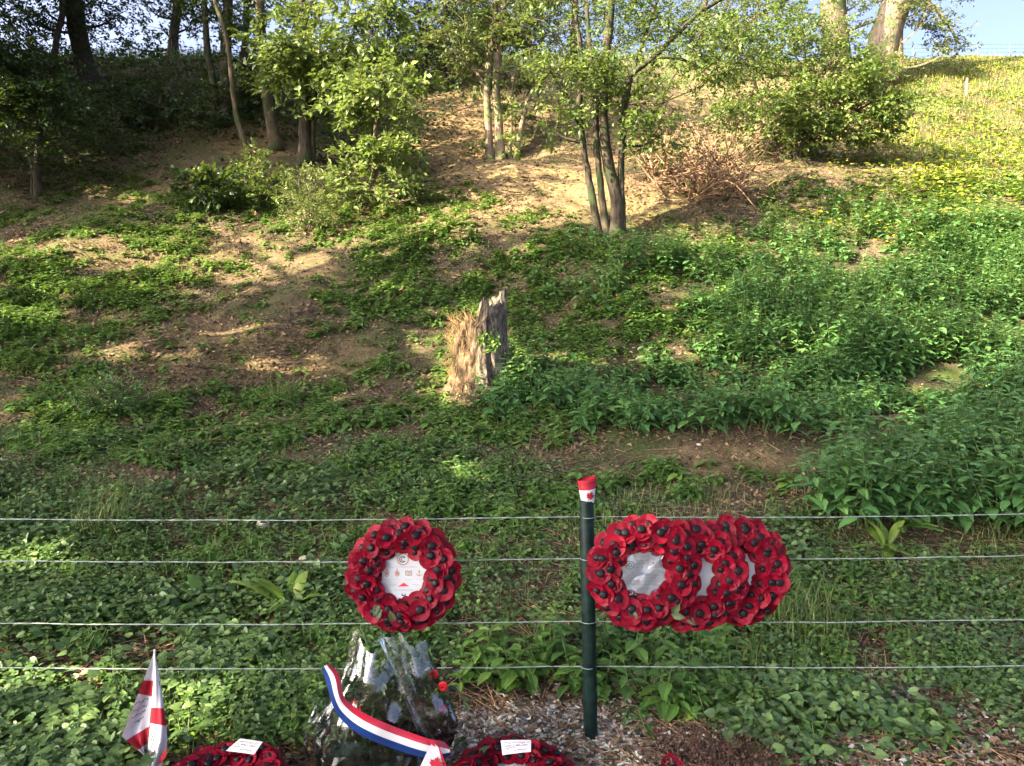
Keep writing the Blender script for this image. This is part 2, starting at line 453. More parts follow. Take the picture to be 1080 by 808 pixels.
class MB:
    """collects vertices and triangles, then links them as ONE mesh object"""
    def __init__(s): s.V = []; s.F = []; s.T = []; s.I = []; s.n = 0

    def add(s, V, F, tint=None, mi=0):
        V = np.asarray(V, np.float32).reshape(-1, 3); F = np.asarray(F, np.int64)
        if len(F) == 0: return
        if F.shape[1] == 4: F = np.concatenate([F[:, [0, 1, 2]], F[:, [0, 2, 3]]])
        s.V.append(V); s.F.append(F + s.n); s.n += len(V)
        s.T.append(np.full(len(V), .5, np.float32) if tint is None else np.asarray(tint, np.float32))
        s.I.append(np.full(len(F), mi, np.int32))

    def build(s, name, mats, parent=None, smooth=False, origin=None):
        if s.n == 0: return None
        V = np.concatenate(s.V); F = np.concatenate(s.F).astype(np.int32); T = np.concatenate(s.T); I = np.concatenate(s.I)
        off = None
        if origin is not None:
            V = V - np.asarray(origin, np.float32)
        me = bpy.data.meshes.new(name)
        me.vertices.add(len(V)); me.vertices.foreach_set('co', V.astype(np.float32).ravel())
        me.loops.add(F.size); me.loops.foreach_set('vertex_index', F.ravel())
        me.polygons.add(len(F)); me.polygons.foreach_set('loop_start', np.arange(0, F.size, 3, dtype=np.int32))
        me.polygons.foreach_set('material_index', I)
        me.polygons.foreach_set('use_smooth', np.full(len(F), smooth))
        a = me.attributes.new('tint', 'FLOAT', 'POINT'); a.data.foreach_set('value', np.clip(T, 0, 1))
        if not isinstance(mats, (list, tuple)): mats = [mats]
        for m in mats: me.materials.append(m)
        me.update(calc_edges=True)
        o = link(name, me, parent)
        if origin is not None and parent is None: o.location = origin
        return o


def norm(a):
    return a / (np.linalg.norm(a, axis=-1, keepdims=True) + 1e-9)


def tube(P, rad, k=6, jit=0.0, cap=True):
    P = np.asarray([tuple(p) for p in P], float); n = len(P)
    rad = np.broadcast_to(np.asarray(rad, float), (n,))
    T = norm(np.gradient(P, axis=0))
    ref = np.array([0, 1, 0.]) if abs(T[0][1]) < .9 else np.array([1, 0, 0.])
    V = np.zeros((n, k, 3)); ang = np.arange(k) * 2 * math.pi / k
    a = norm(np.cross(T[0], ref))
    for i in range(n):
        a = norm(a - T[i] * (a @ T[i])); b = np.cross(T[i], a)
        rr = rad[i] * (1 + jit * (RNG.random(k) - .5))
        V[i] = P[i] + rr[:, None] * (np.cos(ang)[:, None] * a + np.sin(ang)[:, None] * b)
    F = []
    for i in range(n - 1):
        for j in range(k):
            F.append((i * k + j, i * k + (j + 1) % k, (i + 1) * k + (j + 1) % k, (i + 1) * k + j))
    V = V.reshape(-1, 3)
    F = np.array(F)
    F = np.concatenate([F[:, [0, 1, 2]], F[:, [0, 2, 3]]])
    if cap:
        V = np.concatenate([V, P[[0, -1]]])
        c = [(n * k, (j + 1) % k, j) for j in range(k)] + [(n * k + 1, (n - 1) * k + j, (n - 1) * k + (j + 1) % k) for j in range(k)]
        F = np.concatenate([F, np.array(c)])
    return V, F


def sticks(A, B, ra, rb):
    """many thin three-sided straight twigs"""
    A = np.asarray(A, float); B = np.asarray(B, float); n = len(A)
    d = norm(B - A); ref = np.where(np.abs(d[:, 2:3]) < .9, np.array([[0, 0, 1.]]), np.array([[1., 0, 0]]))
    s = norm(np.cross(d, ref)); t = np.cross(d, s)
    V = np.zeros((n, 6, 3))
    ra = np.broadcast_to(ra, (n,))[:, None]; rb = np.broadcast_to(rb, (n,))[:, None]
    for j in range(3):
        o = math.cos(j * 2.094) * s + math.sin(j * 2.094) * t
        V[:, j] = A + o * ra; V[:, 3 + j] = B + o * rb
    F0 = np.array([(0, 1, 4), (0, 4, 3), (1, 2, 5), (1, 5, 4), (2, 0, 3), (2, 3, 5)])
    F = (F0[None] + (np.arange(n) * 6)[:, None, None]).reshape(-1, 3)
    return V.reshape(-1, 3), F


# leaf outlines: (along, across, lift); side pairs share the midrib
LEAF_FAR = (np.array([(0, 0, 0), (.45, -.5, .12), (.5, 0, 0), (1, 0, -.10), (.45, .5, .12)]),
            np.array([(0, 2, 1), (1, 2, 3), (0, 4, 2), (2, 4, 3)]))
LEAF_NEAR = (np.array([(0, 0, 0), (.16, -.38, .09), (.45, -.5, .13), (.75, -.28, .06), (1, 0, -.10), (.75, .28, .06), (.45, .5, .13), (.16, .38, .09), (.3, 0, .0), (.65, 0, -.02)]),
             np.array([(0, 8, 1), (1, 8, 2), (2, 8, 9), (2, 9, 3), (3, 9, 4), (0, 7, 8), (7, 6, 8), (6, 9, 8), (6, 5, 9), (5, 4, 9)]))
LEAF_HEART = (np.array([(0.1, 0, 0), (-.08, -.28, .08), (.18, -.52, .14), (.55, -.42, .10), (1, 0, -.10), (.55, .42, .10), (.18, .52, .14), (-.08, .28, .08), (.35, 0, .0), (.7, 0, -.03)]),
              np.array([(0, 8, 1), (1, 8, 2), (2, 8, 9), (2, 9, 3), (3, 9, 4), (0, 7, 8), (7, 6, 8), (6, 9, 8), (6, 5, 9), (5, 4, 9)]))


def leaves(P, D, N, L, wr=.6, tpl=LEAF_FAR, droop=.0):
    """P root, D direction, N upper face, L length -> V, F"""
    D = norm(D); S = norm(np.cross(D, N)); N = np.cross(S, D)
    T, Fa = tpl; n = len(P); L = np.broadcast_to(L, (n,))
    lift = np.broadcast_to(T[:, 2] - droop * T[:, 0] ** 2, (n, len(T)))
    wr = np.broadcast_to(wr, (n,))
    V = P[:, None] + (T[:, 0][None, :, None] * D[:, None] + (T[:, 1][None, :] * wr[:, None])[:, :, None] * S[:, None]
                      + (lift * wr[:, None])[:, :, None] * N[:, None]) * L[:, None, None]
    F = (Fa[None] + (np.arange(n) * len(T))[:, None, None]).reshape(-1, 3)
    return V.reshape(-1, 3), F, len(T)


def rep(t, k): return np.repeat(t, k)


def rnd(n, a=0., b=1.): return RNG.uniform(a, b, n)


def sphere_dirs(n):
    v = RNG.normal(size=(n, 3)); return norm(v)


# ------------------------------------------------------------------ ground
def build_ground():
    ys = np.concatenate([np.linspace(-40, 1.2, 40), np.linspace(1.25, 4.5, 110), np.linspace(4.53, 10, 130), np.linspace(10.06, 30, 210), np.geomspace(30.4, 380, 40)])
    s = np.linspace(-1, 1, 361); s = np.sign(s) * np.abs(s) ** 1.5
    half = np.interp(ys, [-40, 0, 4, 30, 380], [60, 9, 11, 45, 420])
    X = s[None] * half[:, None]; Y = np.repeat(ys[:, None], len(s), 1)
    Z = height(X, Y)
    V = np.stack([X, Y, Z], -1).reshape(-1, 3)
    ny, nx = X.shape
    i = np.arange(ny - 1)[:, None] * nx + np.arange(nx - 1)[None]
    F = np.stack([i, i + 1, i + nx + 1, i + nx], -1).reshape(-1, 4)
    mb = MB(); mb.add(V, F)
    o = mb.build('ground', M['ground'], smooth=True)
    tag(o, kind='structure')
    u, v = proj(V[:, 0], V[:, 1], V[:, 2])
    n = fbm(V[:, 0] * .9, V[:, 1] * .9)
    u2 = u + (n - .5) * 120; v2 = v + (fbm(V[:, 0] * .8 + 40, V[:, 1] * .8) - .5) * 40
    pale = .72 * blobs(u2, v2, [(748, 480, 80, 16, .75), (500, 140, 55, 55, 1), (560, 205, 85, 38, .9), (640, 215, 50, 24, .7), (740, 200, 90, 26, .6), (790, 130, 110, 50, .6), (270, 150, 60, 28, .6), (880, 180, 100, 28, .35),
                          (150, 205, 60, 16, .5), (200, 270, 160, 24, .35), (280, 380, 140, 24, .35), (170, 350, 110, 22, .3), (430, 235, 70, 24, .5), (620, 165, 60, 60, .6)])
    green = 0.6 + blobs(u2, v2, [(1010, 130, 130, 80, .6), (250, 520, 350, 80, .35), (800, 350, 320, 120, .5), (150, 640, 250, 120, .3)])
    green = np.where(V[:, 1] > 24, 1.0, green)
    chalk = blobs(u2, v2, [(560, 772, 110, 36, .95), (500, 800, 120, 40, .8), (740, 795, 90, 40, .35), (900, 760, 150, 40, .25)])
    for nm, a in (('pale', pale), ('green', green), ('chalk', chalk)):
        at = o.data.attributes.new(nm, 'FLOAT', 'POINT'); at.data.foreach_set('value', np.clip(a, 0, 1).astype(np.float32))


build_ground()


def scatter(n, mask, vmin, vmax, umin=-160, umax=1240, near=None):
    """ground points whose density in the picture follows mask(u, v, x, Y)"""
    u = rnd(n, umin, umax); v = rnd(n, vmin, vmax)
    x, y, z, h = ground(u, v)
    m = mask(u, v, x, y)
    k = h & (RNG.random(n) < m)
    return x[k], y[k], z[k], u[k], v[k]


# ------------------------------------------------------------------ ground cover (stuff)
NET = [(930, 360, 230, 85, 1), (720, 425, 170, 36, 1), (1010, 500, 130, 70, 1), (830, 300, 190, 55, .8), (600, 432, 80, 24, .9),
       (1020, 300, 110, 80, .9), (700, 300, 110, 40, .45), (880, 250, 120, 30, .5), (960, 545, 90, 26, .8), (1150, 420, 120, 180, 1)]
NETX = [(755, 492, 80, 22, 1), (700, 525, 110, 20, .8), (930, 600, 200, 30, .8)]
FORE = [(590, 672, 120, 28, 1), (700, 690, 90, 26, 1), (520, 660, 60, 18, .8), (760, 672, 50, 20, .6), (395, 690, 40, 22, .5)]


def nettles(x, y, z, h, mat, name, label, cat, L0=.125, near=True):
    n = len(x); mb = MB()
    lean = np.stack([rnd(n, -.45, .45), rnd(n, -.45, .35), np.ones(n)], -1); lean = norm(lean)
    base = np.stack([x, y, z - .02], -1)
    top = base + lean * h[:, None]
    V, F = sticks(base, top, .004, .0022); mb.add(V, F, np.full(len(V), .7), 1)
    az0 = rnd(n, 0, 6.283); tv = rnd(n, 0, .6)
    for j in range(6):
        f = .30 + .70 * j / 5
        P = base + lean * (h * f)[:, None]
        Lj = L0 * (1.0 - .55 * max(0, (f - .55) / .45)) * rnd(n, .75, 1.25)
        for s in (0, 1):
            az = az0 + j * 1.5708 + s * 3.1416 + rnd(n, -.4, .4)
            el = rnd(n, -.45, .15) + .3 * (f > .85)
            D = np.stack([np.cos(az) * np.cos(el), np.sin(az) * np.cos(el), np.sin(el)], -1)
            N = np.stack([-np.cos(az) * np.sin(el), -np.sin(az) * np.sin(el), np.cos(el)], -1) + RNG.normal(size=(n, 3)) * .15
            Pl = P + D * .012
            V, F, k = leaves(Pl, D, N, Lj, .52, LEAF_NEAR, .25)
            mb.add(V, F, rep(np.clip(tv + rnd(n, 0, .35) + .12 * (f > .8), 0, 1), k), 0)
    o = mb.build(name, [mat, M['stem']])
    tag(o, label, cat, kind='stuff')


def mask_net(u, v, x, y):
    w = (fbm(x * .8 + 7, y * .8 + 3) - .5)
    u2 = u + w * 130; v2 = v + w * 40
    return np.clip(blobs(u2, v2, NET) - blobs(u2, v2, NETX), 0, 1)


x, y, z, u, v = scatter(24000, mask_net, 200, 640)
cl = np.clip((fbm(x * 1.0 + 4, y * 1.3 + 21) - .34) * 3.2, 0, 1)
k_ = RNG.random(len(x)) < np.clip(cl * 1.8 + .03, 0, 1); x, y, z, u, v, cl = x[k_], y[k_], z[k_], u[k_], v[k_], cl[k_]
hh = (.06 + .52 * cl) * rnd(len(x), .75, 1.2)
# keep the plants' base where the mask is: leaves rise above it in the picture
nettles(x, y, z, hh, M['nettle'], 'nettles', 'dense bed of waist deep green nettles on the right of the bank', 'nettles')
print('nettles', len(x))

x, y, z, u, v = scatter(1100, lambda u, v, x, y: blobs(u + (fbm(x, y) - .5) * 60, v - 34, FORE), 600, 790)
nettles(x, y, z, rnd(len(x), .12, .26), M['weed'], 'leafy_weeds', 'bright green leafy weeds just behind the fence wires under the wreaths', 'weeds', .10)
print('fore weeds', len(x))


def creeping(x, y, z, u, size, name, mat, label, cat, tpl=LEAF_HEART, hmax=.10, tilt=.5, wr=.85, tbase=None):
    n = len(x)
    P = np.stack([x, y, z + rnd(n, .005, hmax)], -1)
    az = rnd(n, 0, 6.283); el = rnd(n, -.35, .3)
    D = np.stack([np.cos(az) * np.cos(el), np.sin(az) * np.cos(el), np.sin(el)], -1)
    N = norm(np.array([0, -.25, 1.0]) + RNG.normal(size=(n, 3)) * tilt * .6)
    L = size * rnd(n, .65, 1.35)
    V, F, k = leaves(P, D, N, L, wr, tpl, .1)
    t = rnd(n, 0, .75) if tbase is None else np.clip(tbase + rnd(n, -.3, .3), 0, 1)
    mb = MB(); mb.add(V, F, rep(t, k)); o = mb.build(name, mat)
    tag(o, label, cat, kind='stuff')
    print(name, n)


IVY = [(300, 505, 330, 34, 1), (90, 640, 240, 120, .85), (250, 690, 240, 90, .8), (60, 500, 160, 50, .8), (470, 520, 120, 40, .55), (420, 640, 130, 60, .4),
       (560, 620, 130, 50, .25), (620, 520, 80, 20, .35), (900, 640, 220, 60, .40), (960, 730, 190, 100, .6), (760, 600, 120, 40, .3), (1060, 640, 120, 60, .6),
       (600, 690, 200, 40, .6), (870, 570, 80, 20, .5), (60, 780, 250, 60, .7), (330, 560, 260, 40, .22)]


def mask_ivy(u, v, x, y):
    w = fbm(x * 1.1 + 2, y * 1.1 + 8) - .5
    m = blobs(u + w * 140, v + w * 60, IVY)
    m = m * np.clip((fbm(x * 2.2, y * 2.2) - .41) * 6, .08, 1)
    m = m * (1 - blobs(u, v, [(560, 778, 95, 34, 1), (500, 810, 120, 34, .95), (720, 800, 60, 20, .8)]))
    return m


x, y, z, u, v = scatter(170000, mask_ivy, 455, 900)
k_ = ~((y < 2.93) & (u > 195) & (u < 620)); x, y, z, u = x[k_], y[k_], z[k_], u[k_]
creeping(x, y, z, u, .024 + .016 * (vnoise(x * 1.3, y * 1.3) > .6), 'ground_cover', M['ivy'], 'creeping dark green ivy leaves covering the shaded ground in front', 'ground cover')


def mask_mix(u, v, x, y):
    m = blobs(u, v, [(100, 620, 260, 140, .8), (300, 700, 240, 90, .8), (520, 620, 260, 70, .5), (900, 660, 230, 120, .75), (700, 720, 160, 50, .4), (350, 540, 300, 50, .5), (1040, 600, 120, 100, .8)])
    m = m * np.clip((fbm(x * 1.7 + 31, y * 1.7 + 12) - .42) * 6, .03, 1) * (1 - blobs(u, v, [(560, 778, 95, 34, 1), (500, 810, 120, 34, .95)]))
    return np.where((y < 2.93) & (u > 195) & (u < 620), 0, m)


x, y, z, u, v = scatter(11000, mask_mix, 480, 880)
nettles(x, y, z, rnd(len(x), .04, .14), M['weed'], 'trailing_weeds', 'bright pointed leaves of trailing weeds mixed into the ground cover in front', 'weeds', .055)
print('mix', len(x))


# low weeds in patches up the bank
def mask_patch(u, v, x, y):
    w = fbm(x * .55 + 12, y * .55 + 5)
    p = np.clip((w - .36) * 7, 0, 1) * np.clip((fbm(x * 1.9, y * 1.9 + 7) - .34) * 6, 0, 1)
    z1 = blobs(u, v, [(690, 515, 150, 24, .35), (480, 270, 200, 60, .85), (560, 330, 160, 60, .7), (200, 330, 330, 120, .85), (220, 230, 330, 50, .8), (360, 290, 180, 40, .75), (100, 340, 160, 100, .35), (430, 350, 160, 40, .45), (80, 440, 150, 40, .9), (450, 450, 160, 40, .5), (630, 290, 160, 70, .9),
                      (900, 230, 160, 40, .9), (330, 470, 200, 30, .4), (600, 250, 100, 30, .5), (230, 300, 280, 100, .3), (560, 520, 160, 30, .4), (760, 250, 120, 40, .8), (1040, 240, 80, 60, 1)])
    return p * z1 + .04 * z1


x, y, z, u, v = scatter(36000, mask_patch, 170, 560)
nettles(x, y, z, rnd(len(x), .04, .15), M['weed'], 'low_weeds', 'patchy low weeds growing on the bare earth of the bank', 'weeds', .10)
print('low weeds', len(x))


# left wood floor and the sunlit upper right
def mask_floor(u, v, x, y):
    w = np.clip((fbm(x * .7 + 2, y * .7 + 15) - .36) * 6, 0, 1)
    return w * blobs(u, v, [(180, 100, 300, 48, 1), (40, 130, 120, 60, .8), (400, 130, 70, 70, .8), (480, 90, 60, 30, .6)])


x, y, z, u, v = scatter(70000, mask_floor, 56, 210)
creeping(x, y, z, u, .10, 'woodland_undergrowth', M['leaf_dark'], 'dark undergrowth leaves on the shaded slope under the left trees', 'undergrowth', LEAF_FAR, .45, 1.1, .6)


def mask_slope(u, v, x, y):
    return np.maximum(blobs(u + (fbm(x * .6, y * .6) - .5) * 120, v, [(1040, 140, 150, 85, 1), (930, 120, 70, 50, .6), (980, 230, 120, 30, .45)]), .0)


x, y, z, u, v = scatter(26000, lambda u, v, x, y: np.clip((fbm(x * .8 + 9, y * .8 + 3) - .44) * 6, 0, 1) * blobs(u, v, [(650, 110, 150, 50, .8), (720, 150, 90, 40, .6), (600, 150, 60, 40, .4), (880, 190, 120, 24, .7), (560, 110, 60, 40, .5), (800, 200, 160, 20, .5)]), 60, 240)
creeping(x, y, z, u, .09, 'slope_undergrowth', M['leaf_mid'], 'leafy undergrowth on the sandy slope behind the multi stemmed tree', 'undergrowth', LEAF_FAR, .40, 1.0, .6)
x, y, z, u, v = scatter(85000, mask_slope, 56, 270)
k_ = RNG.random(len(x)) < np.clip((fbm(x * .9, y * .9 + 30) - .30) * 5, .12, 1); x, y, z, u = x[k_], y[k_], z[k_], u[k_]
creeping(x, y, z, u, .10, 'slope_plants', M['grass'], 'yellow green low plants covering the sunlit upper right slope', 'plants', LEAF_FAR, .16, .9, .55, np.clip((fbm(x * .7 + 3, y * .7) - .3) * 1.6, 0, .8))


def grass(x, y, z, hgt, wid, mat, name, label, cat, lean=.5, kind='stuff', parent=None, tlo=0, thi=1):
    n = len(x)
    A = np.stack([x, y, z - .01], -1); az = rnd(n, 0, 6.283)
    o_ = np.stack([np.cos(az), np.sin(az), np.zeros(n)], -1)
    ln = rnd(n, .1, lean)[:, None] * hgt[:, None]
    side = np.stack([-np.sin(az), np.cos(az), np.zeros(n)], -1)
    mid = A + o_ * ln * .3 + np.array([0, 0, 1]) * hgt[:, None] * .6
    tip = A + o_ * ln + np.array([0, 0, 1]) * hgt[:, None]
    wv = np.broadcast_to(wid, (n,))[:, None]
    V = np.stack([A - side * wv, A + side * wv, mid + side * wv * .7, mid - side * wv * .7, tip], 1).reshape(-1, 3)
    F0 = np.array([(0, 1, 2), (0, 2, 3), (3, 2, 4)]); F = (F0[None] + (np.arange(n) * 5)[:, None, None]).reshape(-1, 3)
    mb = MB(); mb.add(V, F, rep(rnd(n, tlo, thi), 5)); o = mb.build(name, mat, parent)
    if parent is None: tag(o, label, cat, kind=kind)
    return o


u = rnd(16000, 930, 1300); v = rnd(16000, 60, 190)
x, y, z, h = ground(u, v); k = h & (RNG.random(len(x)) < np.clip((y - 12) / 10, .15, 1))
xx = np.concatenate([x[k], rnd(6000, 4, 26)]); yy = np.concatenate([y[k], rnd(6000, 22, 29)])
grass(xx, yy, height(xx, yy), rnd(len(xx), .04, .16), .008, M['grass'], 'meadow_grass', 'sunlit yellow green grass along the crest at upper right', 'grass')
xx = rnd(9000, -24, 6); yy = rnd(9000, 24, 28)
grass(xx, yy, height(xx, yy), rnd(len(xx), .15, .5), .010, M['lawn'], 'crest_grass', 'long green grass along the crest behind the trees', 'grass')


def mask_lawn(u, v, x, y):
    w = np.clip((fbm(x * .9 + 5, y * .9 + 1) - .42) * 6, 0.05, 1)
    return w * blobs(u, v, [(250, 580, 330, 50, 1), (700, 560, 200, 50, .6), (900, 600, 200, 50, .6), (300, 420, 160, 20, .8), (850, 690, 200, 60, .4), (400, 470, 250, 30, .3), (150, 540, 150, 30, .8), (450, 600, 200, 60, .6), (60, 760, 200, 60, .5)]) * .55


x, y, z, u, v = scatter(130000, mask_lawn, 390, 850)
grass(x, y, z, rnd(len(x), .04, .13), .0026, M['lawn'], 'short_grass', 'thin short grass between the creeping leaves', 'grass', .9)
print('lawn', len(x))


# dead leaves, twigs and chips
def mask_lit(u, v, x, y):
    return np.clip(.30 + .7 * (v < 470) - blobs(u, v, [(900, 360, 220, 90, .7)]), .05, 1) * np.clip((fbm(x * .8, y * .8 + 44) - .2) * 2, .2, 1)


x, y, z, u, v = scatter(330000, mask_lit, 60, 860)
n = len(x)
P = np.stack([x, y, z + rnd(n, .002, .02)], -1); az = rnd(n, 0, 6.283)
D = np.stack([np.cos(az), np.sin(az), rnd(n, -.5, .5)], -1); N = norm(np.array([0, -.2, 1.]) + RNG.normal(size=(n, 3)) * .6)
V, F, k = leaves(P, D, N, rnd(n, .018, .06) * np.clip(.55 + y / 14, .7, 1.5), rnd(n, .25, .7), LEAF_FAR)
mb = MB(); mb.add(V, F, rep(rnd(n) ** 1.2, k)); tag(mb.build('leaf_litter', M['litter']), 'brown and tan dead leaves scattered over the bank', 'leaf litter', kind='stuff')
print('litter', n)
x, y, z, u, v = scatter(16000, lambda u, v, x, y: .5 + .4 * (v > 640), 80, 850)
n = len(x); az = rnd(n, 0, 6.283); L = .04 + .30 * rnd(n) ** 3
A = np.stack([x, y, z + .008], -1); xe = x + np.cos(az) * L; ye = y + np.sin(az) * L
B = np.stack([xe, ye, height(xe, ye) + rnd(n, .006, .03)], -1)
V, F = sticks(A, B, .003, .0016); mb = MB(); mb.add(V, F); tag(mb.build('fallen_twigs', M['twig']), 'thin dry twigs lying about on the ground', 'twigs', kind='stuff')


x, y, z, u, v = scatter(30000, lambda u, v, x, y: np.clip((fbm(x * 1.2 + 3, y * 1.2 + 70) - .34) * 5, .1, 1) * (1 - blobs(u, v, NET)) * (u < 960), 90, 560)
n = len(x); L = (.008 + .030 * rnd(n) ** 2) * np.clip(.5 + y / 14, .6, 1.6)
P = np.stack([x, y, z], -1)
oct_ = np.array([(1, 0, 0), (-1, 0, 0), (0, 1, 0), (0, -1, 0), (0, 0, .8), (0, 0, -.8)])
az = rnd(n, 0, 6.283); ca, sa = np.cos(az), np.sin(az)
V = np.stack([P + np.stack([ca * q_[0] - sa * q_[1], sa * q_[0] + ca * q_[1], np.full(n, q_[2])], -1) * (L * rnd(n, .5, 1.2))[:, None] for q_ in oct_], 1).reshape(-1, 3)
F0 = np.array([(0, 2, 4), (2, 1, 4), (1, 3, 4), (3, 0, 4), (2, 0, 5), (1, 2, 5), (3, 1, 5), (0, 3, 5)]); F = (F0[None] + (np.arange(n) * 6)[:, None, None]).reshape(-1, 3)
mb = MB(); mb.add(V, F, rep(rnd(n, 0, .85), 6)); tag(mb.build('earth_clods', M['litter']), 'small clods of earth and bits of stone strewn over the bare slope', 'clods', kind='stuff')


def mask_chip(u, v, x, y):
    w = fbm(x * 2, y * 2 + 9) - .5
    return np.clip(blobs(u + w * 90, v + w * 30, [(560, 775, 110, 34, 1), (490, 800, 110, 40, 1), (720, 800, 140, 34, .55), (900, 780, 190, 36, .22), (1000, 750, 120, 50, .15), (780, 720, 120, 30, .25), (640, 740, 120, 20, .3)]), 0, 1)


x, y, z, u, v = scatter(48000, mask_chip, 680, 960, -60, 1160)
n = len(x); az = rnd(n, 0, 6.283); el = rnd(n, -.4, .4); L = rnd(n, .004, .015); Wd = L * rnd(n, .25, .75); Th = rnd(n, .001, .004)
D = np.stack([np.cos(az) * np.cos(el), np.sin(az) * np.cos(el), np.sin(el)], -1)
S = norm(np.cross(D, np.array([0, 0, 1.]) + RNG.normal(size=(n, 3)) * .4)); N = np.cross(S, D)
P = np.stack([x, y, z + rnd(n, .002, .012)], -1)
cs = [(a, b, c) for c in (-1, 1) for b in (-1, 1) for a in (-1, 1)]
V = np.stack([P + D * (a * L)[:, None] + S * (b * Wd * (1 - .3 * (a > 0)))[:, None] + N * (c * Th)[:, None] for a, b, c in cs], 1).reshape(-1, 3)
F0 = np.array([(0, 2, 3, 1), (4, 5, 7, 6), (0, 1, 5, 4), (2, 6, 7, 3), (0, 4, 6, 2), (1, 3, 7, 5)]); F = (F0[None] + (np.arange(n) * 8)[:, None, None]).reshape(-1, 4)
mb = MB(); mb.add(V, F, rep(rnd(n), 8)); tag(mb.build('wood_chips', M['chip']), 'pale weathered wood chips and chalk bits at the foot of the post', 'wood chips', kind='stuff')
print('chips', n)


# ------------------------------------------------------------------ trees
def smooth_path(P, m=5):
    P = np.asarray([tuple(p) for p in P], float)
    if len(P) < 3: return P
    Q = np.concatenate([[2 * P[0] - P[1]], P, [2 * P[-1] - P[-2]]])
    out = []
    for i in range(1, len(Q) - 2):
        for t in np.arange(m) / m:
            a, b, c, d = Q[i - 1], Q[i], Q[i + 1], Q[i + 2]
            out.append(.5 * ((2 * b) + (c - a) * t + (2 * a - 5 * b + 4 * c - d) * t * t + (3 * b - a - 3 * c + d) * t ** 3))
    out.append(P[-1])
    return np.array(out)


def sprays(mb, C, A, K, L0, spray_len, tint0=None, wr=.58, tpl=LEAF_FAR, flat=.55, twig_mb=None):
    """leafy twigs: K leaves in two rows along each"""
    m = len(C)
    if m == 0: return
    A = norm(A); up = np.array([0, 0, 1.0])
    S = norm(np.cross(A, up + RNG.normal(size=(m, 3)) * .5)); Nn = np.cross(S, A)
    sl = spray_len * rnd(m, .6, 1.3)
    t0 = rnd(m, 0, .55) if tint0 is None else tint0
    if twig_mb is not None:
        V, F = sticks(C, C + A * sl[:, None], .006, .003); twig_mb.add(V, F)
    for j in range(K):
        f = (j + .6) / K; s = 1 if j % 2 else -1
        P = C + A * (sl * f)[:, None] + RNG.normal(size=(m, 3)) * .012
        D = A * rnd(m, .35, .8)[:, None] + S * s * rnd(m, .5, 1.0)[:, None] + RNG.normal(size=(m, 3)) * .3
        D[:, 2] -= .15
        N = Nn * .6 + up * .7 + RNG.normal(size=(m, 3)) * flat
        V, F, k = leaves(P, D, N, L0 * rnd(m, .7, 1.25), wr, tpl)
        mb.add(V, F, rep(np.clip(t0 + rnd(m, -.12, .45), 0, 1), k))


def in_ellipsoid(n, c, r, shell=.5):
    d = sphere_dirs(n); q = rnd(n) ** shell
    return np.asarray(c) + d * np.asarray(r) * q[:, None], d


